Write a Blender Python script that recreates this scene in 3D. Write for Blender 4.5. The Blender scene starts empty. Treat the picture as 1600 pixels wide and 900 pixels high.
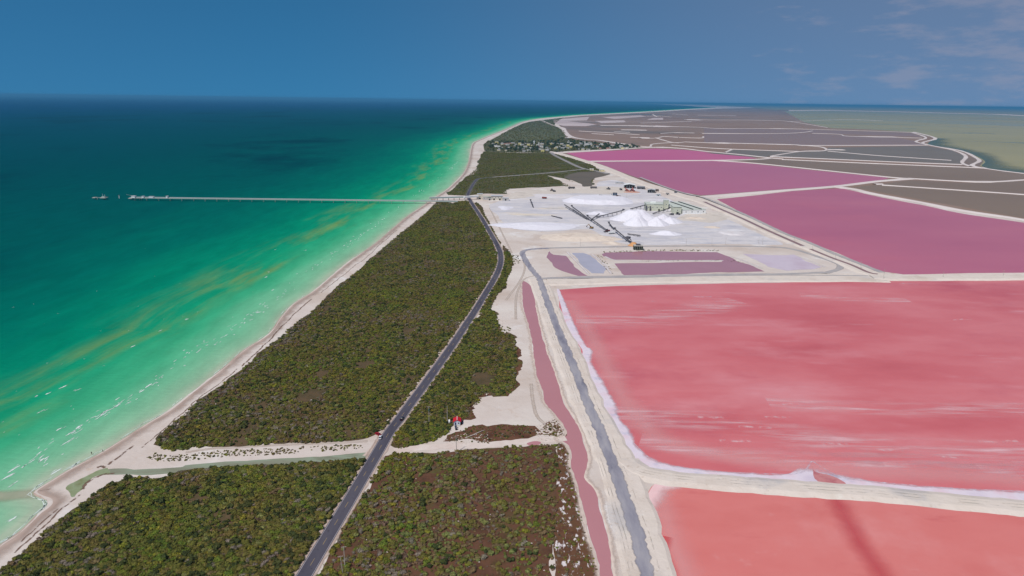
import bpy, bmesh, math, random
import numpy as np
from mathutils import Vector, Matrix, geometry
R = math.radians
scn = bpy.context.scene
COL = scn.collection

# ------------------------------------------------------------------ camera
FOC, HGT = 1067.0, 200.0                      # focal length in photo pixels (1600 wide), flying height in metres
PITCH, ROLL = math.atan(293/1067), math.atan(21/1600)
cF = Vector((0, math.cos(PITCH), -math.sin(PITCH))); r0 = Vector((1, 0, 0)); u0 = r0.cross(cF)
cD = -u0*math.cos(ROLL) + r0*math.sin(ROLL); cR = r0*math.cos(ROLL) + u0*math.sin(ROLL)
cam = bpy.data.objects.new('camera', bpy.data.cameras.new('camera')); COL.objects.link(cam)
cam.data.sensor_width = 36; cam.data.lens = 36*FOC/1600
cam.data.clip_start = 1; cam.data.clip_end = 2e6
m = Matrix((cR, -cD, -cF)).transposed().to_4x4(); m.translation = (0, 0, HGT)
cam.matrix_world = m; scn.camera = cam

# ------------------------------------------------------------------ sky, sun, exposure
SUN_EL, SUN_AZ = R(53), R(-142)               # azimuth clockwise from +Y (view direction)
sdir = Vector((math.cos(SUN_EL)*math.sin(SUN_AZ), math.cos(SUN_EL)*math.cos(SUN_AZ), math.sin(SUN_EL)))
sl = bpy.data.lights.new('sun', 'SUN'); sl.energy = 3.9; sl.angle = R(0.53); sl.color = (1, .955, .90)
so = bpy.data.objects.new('sun', sl); COL.objects.link(so)
so.rotation_euler = sdir.to_track_quat('Z', 'Y').to_euler(); so.location = (0, 0, 400)
W = bpy.data.worlds.new('World'); scn.world = W; W.use_nodes = True
wn, wl = W.node_tree.nodes, W.node_tree.links
bg = wn['Background']; bg.inputs[1].default_value = 0.085
sky = wn.new('ShaderNodeTexSky'); sky.sky_type = 'NISHITA'; sky.sun_disc = False
sky.sun_elevation = SUN_EL; sky.sun_rotation = SUN_AZ; sky.altitude = 1500
sky.air_density = 1.0; sky.dust_density = 0.0; sky.ozone_density = 4.0
tint = wn.new('ShaderNodeMix'); tint.data_type = 'RGBA'; tint.blend_type = 'MULTIPLY'; tint.inputs[0].default_value = 1
tint.inputs[7].default_value = (.30, .86, .98, 1)
wl.new(sky.outputs[0], tint.inputs[6])
# polarised, dusty sky: no pale band at the horizon, so look the sky model up a little higher than the true elevation
stc = wn.new('ShaderNodeTexCoord'); sxyz = wn.new('ShaderNodeSeparateXYZ'); wl.new(stc.outputs['Generated'], sxyz.inputs[0])
zup = wn.new('ShaderNodeMath'); zup.operation = 'MULTIPLY_ADD'; wl.new(sxyz.outputs[2], zup.inputs[0]); zup.inputs[1].default_value = .8; zup.inputs[2].default_value = .24
cxyz = wn.new('ShaderNodeCombineXYZ'); wl.new(sxyz.outputs[0], cxyz.inputs[0]); wl.new(sxyz.outputs[1], cxyz.inputs[1]); wl.new(zup.outputs[0], cxyz.inputs[2])
nrm_ = wn.new('ShaderNodeVectorMath'); nrm_.operation = 'NORMALIZE'; wl.new(cxyz.outputs[0], nrm_.inputs[0])
if sky.inputs: wl.new(nrm_.outputs[0], sky.inputs[0])

# thin fair-weather cloud, mixed into the sky by direction
tc = wn.new('ShaderNodeTexCoord')
mp = wn.new('ShaderNodeMapping'); mp.inputs[3].default_value = (13, 13, 52); wl.new(tc.outputs['Generated'], mp.inputs[0])
cn = wn.new('ShaderNodeTexNoise'); cn.inputs['Scale'].default_value = 1.0; cn.inputs['Detail'].default_value = 9; cn.inputs['Roughness'].default_value = .62
mp.inputs[1].default_value = (3.1, .4, 1.7)
wl.new(mp.outputs[0], cn.inputs['Vector'])
sx = wn.new('ShaderNodeSeparateXYZ'); wl.new(tc.outputs['Generated'], sx.inputs[0])
cov = wn.new('ShaderNodeMapRange'); cov.interpolation_type = 'SMOOTHSTEP'
cov.inputs[1].default_value = .05; cov.inputs[2].default_value = .62; cov.inputs[3].default_value = -.25; cov.inputs[4].default_value = .10
wl.new(sx.outputs[0], cov.inputs[0])
ad = wn.new('ShaderNodeMath'); ad.operation = 'ADD'; wl.new(cn.outputs[0], ad.inputs[0]); wl.new(cov.outputs[0], ad.inputs[1])
cr = wn.new('ShaderNodeMapRange'); cr.interpolation_type = 'SMOOTHSTEP'
cr.inputs[1].default_value = .50; cr.inputs[2].default_value = .72; cr.inputs[3].default_value = 0; cr.inputs[4].default_value = .28
wl.new(ad.outputs[0], cr.inputs[0])
cm = wn.new('ShaderNodeMix'); cm.data_type = 'RGBA'; wl.new(cr.outputs[0], cm.inputs[0])
wl.new(tint.outputs[2], cm.inputs[6]); cm.inputs[7].default_value = (4.6, 4.4, 5.2, 1)
vl = wn.new('ShaderNodeMapRange'); vl.interpolation_type = 'SMOOTHSTEP'; vl.inputs[1].default_value = -.35; vl.inputs[2].default_value = .7; vl.inputs[3].default_value = 0; vl.inputs[4].default_value = .30
wl.new(sx.outputs[0], vl.inputs[0])
vm = wn.new('ShaderNodeMix'); vm.data_type = 'RGBA'; wl.new(vl.outputs[0], vm.inputs[0]); wl.new(cm.outputs[2], vm.inputs[6]); vm.inputs[7].default_value = (4.4, 3.7, 4.4, 1)
wl.new(vm.outputs[2], bg.inputs[0])
scn.view_settings.view_transform = 'Standard'; scn.view_settings.look = 'None'
scn.view_settings.exposure = 0; scn.view_settings.gamma = 1
scn.render.engine = 'CYCLES'
scn.cycles.max_bounces = 5; scn.cycles.volume_bounces = 0; scn.cycles.transparent_max_bounces = 12

HAZE_COL, HAZE_D = (.115, .41, .70, 1), 3.6e-5

# ------------------------------------------------------------------ helpers
rnd = random.Random(7); nrng = np.random.default_rng(11)
def G(x, y, z=0.0):
    """pixel of the photograph -> point on the level plane z"""
    d = cF + cR*((x-800)/FOC) + cD*((y-450)/FOC)
    t = (z-HGT)/d.z
    return Vector((d.x*t, d.y*t, z))
def GL(pts, z=0.0): return [G(x, y, z) for x, y in pts]
def S(r, g, b, k=.88):
    f = lambda c: (c/12.92 if c <= .04045 else ((c+.055)/1.055)**2.4)*k
    return (f(r/255), f(g/255), f(b/255), 1)
def tag(o, label=None, cat=None, group=None, kind=None):
    if label: o['label'] = label
    if cat: o['category'] = cat
    if group: o['group'] = group
    if kind: o['kind'] = kind
    return o
def empty(name, loc, rz=0):
    o = bpy.data.objects.new(name, None); COL.objects.link(o); o.location = loc; o.rotation_euler.z = rz; o.empty_display_size = .1
    return o
def link(name, me, mat, parent=None):
    o = bpy.data.objects.new(name, me); COL.objects.link(o)
    if mat and not me.materials: me.materials.append(mat)
    if parent: o.parent = parent
    return o

# ------------------------------------------------------------------ materials
MATS = {}
def mk(name, cols, scale=.05, stretch=(1, 1), rot=0, rough=.9, spec=.2, lo=.32, hi=.68, detail=7, nrough=.6, bump=0, bscale=.5, extra=None, metal=0):
    """noise-driven colour ramp in world metres; extra = (colour, scale, lo, hi) a second speckle layer"""
    mt = bpy.data.materials.new(name); mt.use_nodes = True; MATS[name] = mt
    N, L = mt.node_tree.nodes, mt.node_tree.links
    P = N['Principled BSDF']; P.inputs['Roughness'].default_value = rough; P.inputs['Specular IOR Level'].default_value = spec; P.inputs['Metallic'].default_value = metal
    if len(cols) == 1 and not extra:
        P.inputs['Base Color'].default_value = cols[0]; return mt
    ge = N.new('ShaderNodeNewGeometry')
    mp = N.new('ShaderNodeMapping'); mp.inputs[2].default_value = (0, 0, rot); mp.inputs[3].default_value = (scale*stretch[0], scale*stretch[1], scale)
    L.new(ge.outputs['Position'], mp.inputs[0])
    no = N.new('ShaderNodeTexNoise'); no.inputs['Scale'].default_value = 1; no.inputs['Detail'].default_value = detail; no.inputs['Roughness'].default_value = nrough
    L.new(mp.outputs[0], no.inputs['Vector'])
    rp = N.new('ShaderNodeValToRGB'); e = rp.color_ramp.elements
    n = len(cols); pos = [lo+(hi-lo)*i/max(1, n-1) for i in range(n)]
    e[0].position = pos[0]; e[0].color = cols[0]; e[1].position = pos[-1]; e[1].color = cols[-1]
    for i in range(1, n-1): q = e.new(pos[i]); q.color = cols[i]
    L.new(no.outputs[0], rp.inputs[0]); out = rp.outputs[0]
    if extra:
        exs = extra if isinstance(extra, list) else [extra]
        for ex in exs:
            c2, s2, l2, h2 = ex[:4]; st = ex[4] if len(ex) > 4 else (1, 1)
            m2 = N.new('ShaderNodeMapping'); m2.inputs[1].default_value = (37.3, 11.7, 0); m2.inputs[2].default_value = (0, 0, rot); m2.inputs[3].default_value = (s2*st[0], s2*st[1], s2)
            L.new(ge.outputs['Position'], m2.inputs[0])
            n2 = N.new('ShaderNodeTexNoise'); n2.inputs['Scale'].default_value = 1; n2.inputs['Detail'].default_value = 6; n2.inputs['Roughness'].default_value = .65
            L.new(m2.outputs[0], n2.inputs['Vector'])
            mr = N.new('ShaderNodeMapRange'); mr.inputs[1].default_value = l2; mr.inputs[2].default_value = h2; mr.interpolation_type = 'SMOOTHSTEP'
            L.new(n2.outputs[0], mr.inputs[0])
            mx = N.new('ShaderNodeMix'); mx.data_type = 'RGBA'; L.new(mr.outputs[0], mx.inputs[0]); L.new(out, mx.inputs[6]); mx.inputs[7].default_value = c2
            out = mx.outputs[2]
    L.new(out, P.inputs['Base Color'])
    if bump:
        nb = N.new('ShaderNodeTexNoise'); nb.inputs['Scale'].default_value = bscale; nb.inputs['Detail'].default_value = 5
        L.new(ge.outputs['Position'], nb.inputs['Vector'])
        b = N.new('ShaderNodeBump'); b.inputs['Strength'].default_value = 1; b.inputs['Distance'].default_value = bump
        L.new(nb.outputs[0], b.inputs['Height']); L.new(b.outputs[0], P.inputs['Normal'])
    return mt
def fade(mt, a, b, noise=.35, nscale=.15, both=False, nstretch=(1, 1), amax=1.0, gap=None):
    """let a strip's material thin out along UV.y (a = solid, b = gone), edge broken by noise"""
    N, L = mt.node_tree.nodes, mt.node_tree.links
    P = N['Principled BSDF']; O = N['Material Output']
    uv = N.new('ShaderNodeUVMap'); uv.uv_map = 'UVMap'
    sp = N.new('ShaderNodeSeparateXYZ'); L.new(uv.outputs[0], sp.inputs[0]); v = sp.outputs[1]
    if both:
        s1 = N.new('ShaderNodeMath'); s1.operation = 'SUBTRACT'; L.new(v, s1.inputs[0]); s1.inputs[1].default_value = .5
        s2 = N.new('ShaderNodeMath'); s2.operation = 'ABSOLUTE'; L.new(s1.outputs[0], s2.inputs[0])
        s3 = N.new('ShaderNodeMath'); s3.operation = 'MULTIPLY'; L.new(s2.outputs[0], s3.inputs[0]); s3.inputs[1].default_value = 2; v = s3.outputs[0]
    ge = N.new('ShaderNodeNewGeometry'); mp = N.new('ShaderNodeMapping'); mp.inputs[3].default_value = (nscale*nstretch[0], nscale*nstretch[1], nscale)
    L.new(ge.outputs['Position'], mp.inputs[0])
    no = N.new('ShaderNodeTexNoise'); no.inputs['Scale'].default_value = 1; no.inputs['Detail'].default_value = 6; no.inputs['Roughness'].default_value = .65; L.new(mp.outputs[0], no.inputs['Vector'])
    k = N.new('ShaderNodeMath'); k.operation = 'MULTIPLY_ADD'; L.new(no.outputs[0], k.inputs[0]); k.inputs[1].default_value = noise*2; k.inputs[2].default_value = -noise
    su = N.new('ShaderNodeMath'); su.operation = 'ADD'; L.new(v, su.inputs[0]); L.new(k.outputs[0], su.inputs[1])
    mr = N.new('ShaderNodeMapRange'); mr.interpolation_type = 'SMOOTHSTEP'; mr.inputs[1].default_value = a; mr.inputs[2].default_value = b; mr.inputs[3].default_value = amax; mr.inputs[4].default_value = 0
    L.new(su.outputs[0], mr.inputs[0])
    al = mr.outputs[0]
    if gap:                                            # holes broken into it
        ng = N.new('ShaderNodeTexNoise'); ng.inputs['Scale'].default_value = 1; ng.inputs['Detail'].default_value = 6; ng.inputs['Roughness'].default_value = .65
        gm = N.new('ShaderNodeMapping'); gs = gap[3] if len(gap) > 3 else (1, 1); gm.inputs[3].default_value = (gap[0]*gs[0], gap[0]*gs[1], gap[0]); L.new(ge.outputs['Position'], gm.inputs[0]); L.new(gm.outputs[0], ng.inputs['Vector'])
        mg = N.new('ShaderNodeMapRange'); mg.inputs[1].default_value = gap[1]; mg.inputs[2].default_value = gap[2]; L.new(ng.outputs[0], mg.inputs[0])
        mm = N.new('ShaderNodeMath'); mm.operation = 'MULTIPLY'; L.new(al, mm.inputs[0]); L.new(mg.outputs[0], mm.inputs[1]); al = mm.outputs[0]
    tr = N.new('ShaderNodeBsdfTransparent'); mx = N.new('ShaderNodeMixShader')
    L.new(al, mx.inputs[0]); L.new(tr.outputs[0], mx.inputs[1]); L.new(P.outputs[0], mx.inputs[2]); L.new(mx.outputs[0], O.inputs[0])
    return mt

# ------------------------------------------------------------------ sheets and strips
def smooth(p, closed, n=4):
    """Catmull-Rom through the points"""
    out = []; k = len(p); rng = range(k if closed else k-1)
    g = (lambda i: p[i % k]) if closed else (lambda i: p[max(0, min(k-1, i))])
    for i in rng:
        a, b, c, d = g(i-1), g(i), g(i+1), g(i+2)
        for j in range(n):
            t = j/n
            out.append(.5*((2*b)+(c-a)*t+(2*a-5*b+4*c-d)*t*t+(3*b-a-3*c+d)*t**3))
    if not closed: out.append(p[-1].copy())
    return out
def rough(p, closed, amp, step, seed=0):
    """resample at a step that grows with distance and shake each point sideways"""
    rr = random.Random(seed); out = []
    k = len(p)
    for i in range(k if closed else k-1):
        a, b = p[i], p[(i+1) % k]; d = (b-a).length; mid = (a+b)/2
        sc = max(1, mid.length/400); n = max(1, min(60, int(d/(step*sc))))
        for j in range(n): out.append(a.lerp(b, j/n))
    if not closed: out.append(p[-1].copy())
    if amp > 0:
        ph = [rr.uniform(0, 6.28) for _ in range(8)]; s = 0; res = []
        for i, q in enumerate(out):
            nx = out[(i+1) % len(out)] if closed or i+1 < len(out) else q
            pv = out[i-1] if closed or i > 0 else q
            t = nx-pv; t.z = 0
            if t.length < 1e-6: res.append(q); continue
            s += t.length/2; nn = Vector((-t.y, t.x, 0)).normalized(); sc = max(1, q.length/400)
            w = sum(math.sin(s/(step*sc)*f+ph[j])/f**.6 for j, f in enumerate((.17, .31, .53, .83, 1.3)))*.35 + rr.uniform(-1, 1)*.45
            res.append(q+nn*(w*amp*math.sqrt(sc)))
        out = res
    return out
def outline(px, z, sm=True, amp=0, step=4, seed=0):
    p = GL(px, z)
    if sm: p = smooth(p, True)
    return rough(p, True, amp, step, seed) if amp else p
def sheet(name, pts, mat, z, kind='structure'):
    pts = [Vector((q.x, q.y, z)) for q in pts]
    tri = geometry.tessellate_polygon([pts])
    me = bpy.data.meshes.new(name); me.from_pydata([tuple(q) for q in pts], [], [t for t in tri]); me.update()
    bm = bmesh.new(); bm.from_mesh(me)
    for f in bm.faces:
        if f.normal.z < 0: f.normal_flip()
    bm.to_mesh(me); bm.free()
    o = link(name, me, mat); tag(o, kind=kind); return o
def strip(name, rows, mat, kind='structure', parent=None):
    """rows = list of cross sections (equal lengths); UV.x metres along, UV.y 0..1 across"""
    k = len(rows[0]); v = [tuple(q) for r in rows for q in r]; f = []; uv = []
    al = [0.0]
    for i in range(1, len(rows)): al.append(al[-1]+(rows[i][k//2]-rows[i-1][k//2]).length)
    for i in range(len(rows)-1):
        for j in range(k-1):
            f.append((i*k+j, i*k+j+1, (i+1)*k+j+1, (i+1)*k+j))
            uv += [(al[i], j/(k-1)), (al[i], (j+1)/(k-1)), (al[i+1], (j+1)/(k-1)), (al[i+1], j/(k-1))]
    me = bpy.data.meshes.new(name); me.from_pydata(v, [], f); lay = me.uv_layers.new(name='UVMap')
    for i, c in enumerate(uv): lay.data[i].uv = c
    me.update()
    if sum(p.normal.z*p.area for p in me.polygons) < 0: me.flip_normals()
    o = link(name, me, mat, parent)
    if kind: tag(o, kind=kind)
    return o
def resamp(p, n):
    d = [0.0]
    for i in range(1, len(p)): d.append(d[-1]+(p[i]-p[i-1]).length)
    out = []; j = 0
    for i in range(n):
        s = d[-1]*i/(n-1)
        while j < len(p)-2 and d[j+1] < s: j += 1
        out.append(p[j].lerp(p[j+1], (s-d[j])/max(1e-9, d[j+1]-d[j])))
    return out
def sides(c, w):
    """left/right unit normals of a centre line"""
    res = []
    for i, q in enumerate(c):
        t = c[min(i+1, len(c)-1)]-c[max(i-1, 0)]; t.z = 0; t.normalize(); res.append(Vector((-t.y, t.x, 0)))
    return res
def ribbon(name, c, offs, mat, kind='structure', jitter=0, seed=0, parent=None):
    """offs = [(sideways metres, z)], left negative"""
    rr = random.Random(seed); n = sides(c, 1); rows = []
    ja = [rr.uniform(-1, 1) for _ in c]; jb = [rr.uniform(-1, 1) for _ in c]
    for i, q in enumerate(c):
        row = []
        for j, (o, z) in enumerate(offs):
            jj = (ja[i] if o < 0 else jb[i])*jitter
            row.append(Vector((q.x, q.y, z))-n[i]*(o+jj*(1 if o > 0 else -1)))
        rows.append(row)
    return strip(name, rows, mat, kind, parent)
def line(px, z=0, sm=True, step=6, n=5):
    p = GL(px, z)
    if sm: p = smooth(p, False, n)
    return p
def between(name, a, b, mat, z, n=120, cols=5, jit=0, seed=0):
    rr = random.Random(seed)
    A, B = resamp(a, n), resamp(b, n); rows = []
    for p, q in zip(A, B): rows.append([Vector(((p.lerp(q, j/(cols-1))).x, (p.lerp(q, j/(cols-1))).y, z)) for j in range(cols)])
    return strip(name, rows, mat)

# ------------------------------------------------------------------ mesh builder for objects
class MB:
    def __init__(s): s.v = []; s.f = []
    def add(s, v, f):
        o = len(s.v); s.v += [tuple(q) for q in v]; s.f += [tuple(i+o for i in q) for q in f]; return s
    def box(s, x0, x1, y0, y1, z0, z1, t=0):
        """t = inset of the top face (taper)"""
        v = [(x0, y0, z0), (x1, y0, z0), (x1, y1, z0), (x0, y1, z0), (x0+t, y0+t, z1), (x1-t, y0+t, z1), (x1-t, y1-t, z1), (x0+t, y1-t, z1)]
        return s.add(v, [(3, 2, 1, 0), (4, 5, 6, 7), (0, 1, 5, 4), (1, 2, 6, 5), (2, 3, 7, 6), (3, 0, 4, 7)])
    def bar(s, a, b, w, h=None):
        a, b = Vector(a), Vector(b); d = (b-a).normalized(); up = Vector((0, 0, 1)) if abs(d.z) < .95 else Vector((0, 1, 0))
        x = d.cross(up).normalized()*w/2; y = x.cross(d).normalized()*(h or w)/2
        v = [a-x-y, a+x-y, a+x+y, a-x+y, b-x-y, b+x-y, b+x+y, b-x+y]
        return s.add(v, [(3, 2, 1, 0), (4, 5, 6, 7), (0, 1, 5, 4), (1, 2, 6, 5), (2, 3, 7, 6), (3, 0, 4, 7)])
    def tube(s, a, b, r1, r2=None, n=8):
        r2 = r1 if r2 is None else r2
        a, b = Vector(a), Vector(b); d = (b-a).normalized(); up = Vector((0, 0, 1)) if abs(d.z) < .95 else Vector((0, 1, 0))
        x = d.cross(up).normalized(); y = x.cross(d)
        v = []; 
        for c, r in ((a, r1), (b, r2)):
            for i in range(n): t = 2*math.pi*i/n; v.append(c+x*(r*math.cos(t))+y*(r*math.sin(t)))
        f = [(i, (i+1) % n, n+(i+1) % n, n+i) for i in range(n)]+[tuple(range(n-1, -1, -1)), tuple(range(n, 2*n))]
        return s.add(v, f)
    def prism(s, prof, y0, y1, axis='y'):
        n = len(prof)
        mkp = (lambda p, q: (p[0], q, p[1])) if axis == 'y' else (lambda p, q: (q, p[0], p[1]))
        v = [mkp(p, y0) for p in prof]+[mkp(p, y1) for p in prof]
        return s.add(v, [(i, (i+1) % n, n+(i+1) % n, n+i) for i in range(n)]+[tuple(range(n-1, -1, -1)), tuple(range(n, 2*n))])
    def build(s, name, mat, parent=None, smooth_=False):
        me = bpy.data.meshes.new(name); me.from_pydata(s.v, [], s.f); me.update()
        bm = bmesh.new(); bm.from_mesh(me); bmesh.ops.recalc_face_normals(bm, faces=bm.faces[:])
        if smooth_:
            for f in bm.faces: f.smooth = True
        bm.to_mesh(me); bm.free()
        return link(name, me, mat, parent)
def copy_tree(o, parent=None):
    c = o.copy(); COL.objects.link(c); c.parent = parent
    for ch in list(o.children): copy_tree(ch, c)
    return c
# ================================================================== SETTING
# colours
sand = mk('sand', [S(200, 182, 168), S(216, 202, 192), S(226, 216, 206)], .012, detail=9, bump=.25, bscale=.25, extra=[(S(200, 176, 158), .05, .58, .75), (S(232, 226, 222), .02, .55, .7)])
BIG = 4.0e5
WATER = [(-150, 985), (-80, 920), (-30, 878), (0, 853), (20, 840), (40, 824), (60, 804), (71, 796), (79, 788), (77, 781), (66, 777), (56, 772), (58, 766), (80, 752), (104, 737), (130, 723), (160, 707), (195, 685), (231, 662), (266, 641), (300, 614), (351, 574), (382, 547), (420, 522), (440, 495), (460, 474), (490, 455), (520, 430), (550, 406), (587, 380), (622, 350), (641, 335), (662, 321), (677, 310), (696, 298), (711, 285), (724, 271), (731, 257), (734, 244), (736, 232), (740, 223), (753, 217), (766, 211.5), (784, 204.5), (801, 197), (816, 190.5), (827, 188), (845, 185), (880, 182), (910, 179.5), (978, 176), (1045, 172.2), (1079, 170), (1120, 168)]
coast = smooth(GL(WATER), False, 5)
coast[-1:] = [coast[-1], Vector((30000, 90000, 0)), Vector((60000, BIG, 0))]
cpl = np.array([(q.x, q.y) for q in coast])
def shore_dist(P):
    """distance to the coast line and metres along it"""
    A = cpl[:-1]; B = cpl[1:]; D = B-A; L2 = (D**2).sum(1); al = np.concatenate([[0], np.cumsum(np.sqrt(L2))])
    best = np.full(len(P), 1e18); sl_ = np.zeros(len(P)); sg = np.zeros(len(P))
    for i in range(len(A)):
        t = np.clip(((P-A[i])@D[i])/L2[i], 0, 1); Q = A[i]+t[:, None]*D[i]; e = P-Q; d2 = (e**2).sum(1)
        m_ = d2 < best; best[m_] = d2[m_]; sl_[m_] = (al[i]+t*math.sqrt(L2[i]))[m_]
        sg[m_] = np.sign(D[i][0]*e[:, 1]-D[i][1]*e[:, 0])[m_]
    return np.sqrt(best)*sg, sl_
# ---- sea: one sheet; the tessellation only carries the distance from shore
xs = np.concatenate([-np.geomspace(700, BIG, 46)[::-1], np.arange(-690, 60, 12), np.geomspace(70, BIG, 50)])
ys = np.concatenate([[-BIG, -2e4, -1000, 0], np.arange(120, 1800, 12), np.geomspace(1815, BIG, 150)])
XX, YY = np.meshgrid(xs, ys); P = np.stack([XX.ravel(), YY.ravel()], 1)
dsh, ssh = shore_dist(P)
nx, ny = len(xs), len(ys); idx = np.arange(nx*ny).reshape(ny, nx)
F = np.stack([idx[:-1, :-1], idx[:-1, 1:], idx[1:, 1:], idx[1:, :-1]], -1).reshape(-1, 4)
keep = (dsh[F] > -60).any(1); F = F[keep]
me = bpy.data.meshes.new('sea'); me.from_pydata(np.column_stack([P, np.zeros(len(P))]).tolist(), [], F.tolist())
at = me.attributes.new('shore', 'FLOAT', 'POINT'); at.data.foreach_set('value', dsh.astype(np.float32))
at = me.attributes.new('along', 'FLOAT', 'POINT'); at.data.foreach_set('value', ssh.astype(np.float32))
bm = bmesh.new(); bm.from_mesh(me); bmesh.ops.delete(bm, geom=[v for v in bm.verts if not v.link_faces], context='VERTS'); bm.to_mesh(me); bm.free()
def sea_mat():
    mt = bpy.data.materials.new('sea_water'); mt.use_nodes = True; N, L = mt.node_tree.nodes, mt.node_tree.links
    P = N['Principled BSDF']; P.inputs['Roughness'].default_value = .22; P.inputs['Specular IOR Level'].default_value = .0
    a = N.new('ShaderNodeAttribute'); a.attribute_name = 'shore'; b = N.new('ShaderNodeAttribute'); b.attribute_name = 'along'
    cx = N.new('ShaderNodeCombineXYZ'); L.new(b.outputs['Fac'], cx.inputs[0]); L.new(a.outputs['Fac'], cx.inputs[1])
    def noise(sx_, sy_, det=6, off=0, rg=.6):
        mp = N.new('ShaderNodeMapping'); mp.inputs[1].default_value = (off, off*.7, off); mp.inputs[3].default_value = (sx_, sy_, 1); L.new(cx.outputs[0], mp.inputs[0])
        n = N.new('ShaderNodeTexNoise'); n.inputs['Scale'].default_value = 1; n.inputs['Detail'].default_value = det; n.inputs['Roughness'].default_value = rg; L.new(mp.outputs[0], n.inputs['Vector']); return n.outputs[0]
    # warp the distance with long wandering bars
    n1 = noise(.004, .016, 6)
    k = N.new('ShaderNodeMath'); k.operation = 'SUBTRACT'; L.new(n1, k.inputs[0]); k.inputs[1].default_value = .5
    w = N.new('ShaderNodeMapRange'); w.inputs[1].default_value = 25; w.inputs[2].default_value = 600; w.inputs[3].default_value = 30; w.inputs[4].default_value = 420; L.new(a.outputs['Fac'], w.inputs[0])
    k2 = N.new('ShaderNodeMath'); k2.operation = 'MULTIPLY_ADD'; L.new(k.outputs[0], k2.inputs[0]); L.new(w.outputs[0], k2.inputs[1]); L.new(a.outputs['Fac'], k2.inputs[2])
    # log scale -> ramp
    mx = N.new('ShaderNodeMath'); mx.operation = 'MAXIMUM'; L.new(k2.outputs[0], mx.inputs[0]); mx.inputs[1].default_value = 1
    lg = N.new('ShaderNodeMath'); lg.operation = 'LOGARITHM'; L.new(mx.outputs[0], lg.inputs[0]); lg.inputs[1].default_value = 10
    dv = N.new('ShaderNodeMath'); dv.operation = 'DIVIDE'; L.new(lg.outputs[0], dv.inputs[0]); dv.inputs[1].default_value = 4.5
    rp = N.new('ShaderNodeValToRGB'); e = rp.color_ramp.elements
    stops = [(3, SEA[0]), (14, SEA[1]), (38, SEA[2]), (62, SEA[3]), (95, SEA[4]), (150, SEA[5]), (260, SEA[6]), (480, SEA[7]), (1100, SEA[8]), (3500, SEA[9]), (9000, SEA[10])]
    for i, (d, c) in enumerate(stops):
        p = math.log10(d)/4.5
        q = e[0] if i == 0 else e[1] if i == 1 else e.new(p); q.position = p; q.color = c
    L.new(dv.outputs[0], rp.inputs[0]); out = rp.outputs[0]
    # stirred-up sand: ochre bank about 75-120 m out
    bn = N.new('ShaderNodeMath'); bn.operation = 'MULTIPLY_ADD'; L.new(k.outputs[0], bn.inputs[0]); bn.inputs[1].default_value = 90; L.new(a.outputs['Fac'], bn.inputs[2])
    f1 = N.new('ShaderNodeMapRange'); f1.interpolation_type = 'SMOOTHSTEP'; f1.inputs[1].default_value = 66; f1.inputs[2].default_value = 96; L.new(bn.outputs[0], f1.inputs[0])
    f2 = N.new('ShaderNodeMapRange'); f2.interpolation_type = 'SMOOTHSTEP'; f2.inputs[1].default_value = 100; f2.inputs[2].default_value = 170; f2.inputs[3].default_value = 1; f2.inputs[4].default_value = 0; L.new(bn.outputs[0], f2.inputs[0])
    n3 = noise(.006, .036, 7, 5.2); f3 = N.new('ShaderNodeMapRange'); f3.interpolation_type = 'SMOOTHSTEP'; f3.inputs[1].default_value = .42; f3.inputs[2].default_value = .70; f3.inputs[4].default_value = .55; L.new(n3, f3.inputs[0])
    m1 = N.new('ShaderNodeMath'); m1.operation = 'MULTIPLY'; L.new(f1.outputs[0], m1.inputs[0]); L.new(f2.outputs[0], m1.inputs[1])
    m2 = N.new('ShaderNodeMath'); m2.operation = 'MULTIPLY'; L.new(m1.outputs[0], m2.inputs[0]); L.new(f3.outputs[0], m2.inputs[1])
    x1 = N.new('ShaderNodeMix'); x1.data_type = 'RGBA'; L.new(m2.outputs[0], x1.inputs[0]); L.new(out, x1.inputs[6]); x1.inputs[7].default_value = S(140, 150, 74); out = x1.outputs[2]
    # dark weed beds far out
    ge = N.new('ShaderNodeNewGeometry'); mp = N.new('ShaderNodeMapping'); mp.inputs[3].default_value = (.0016, .0011, 1); L.new(ge.outputs['Position'], mp.inputs[0])
    n4 = N.new('ShaderNodeTexNoise'); n4.inputs['Scale'].default_value = 1; n4.inputs['Detail'].default_value = 7; n4.inputs['Roughness'].default_value = .6; L.new(mp.outputs[0], n4.inputs['Vector'])
    f4 = N.new('ShaderNodeMapRange'); f4.interpolation_type = 'SMOOTHSTEP'; f4.inputs[1].default_value = .50; f4.inputs[2].default_value = .66; f4.inputs[4].default_value = .75; L.new(n4.outputs[0], f4.inputs[0])
    f5 = N.new('ShaderNodeMapRange'); f5.interpolation_type = 'SMOOTHSTEP'; f5.inputs[1].default_value = 170; f5.inputs[2].default_value = 600; L.new(a.outputs['Fac'], f5.inputs[0])
    m5 = N.new('ShaderNodeMath'); m5.operation = 'MULTIPLY'; L.new(f4.outputs[0], m5.inputs[0]); L.new(f5.outputs[0], m5.inputs[1])
    x2 = N.new('ShaderNodeMix'); x2.data_type = 'RGBA'; L.new(m5.outputs[0], x2.inputs[0]); L.new(out, x2.inputs[6]); x2.inputs[7].default_value = S(0, 52, 64); out = x2.outputs[2]
    # chop: fine light and dark mottling of the surface
    mw = N.new('ShaderNodeMapping'); mw.inputs[2].default_value = (0, 0, R(18)); mw.inputs[3].default_value = (.055, .016, 1); L.new(ge.outputs['Position'], mw.inputs[0])
    nw = N.new('ShaderNodeTexNoise'); nw.inputs['Scale'].default_value = 1; nw.inputs['Detail'].default_value = 8; nw.inputs['Roughness'].default_value = .7; L.new(mw.outputs[0], nw.inputs['Vector'])
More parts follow.
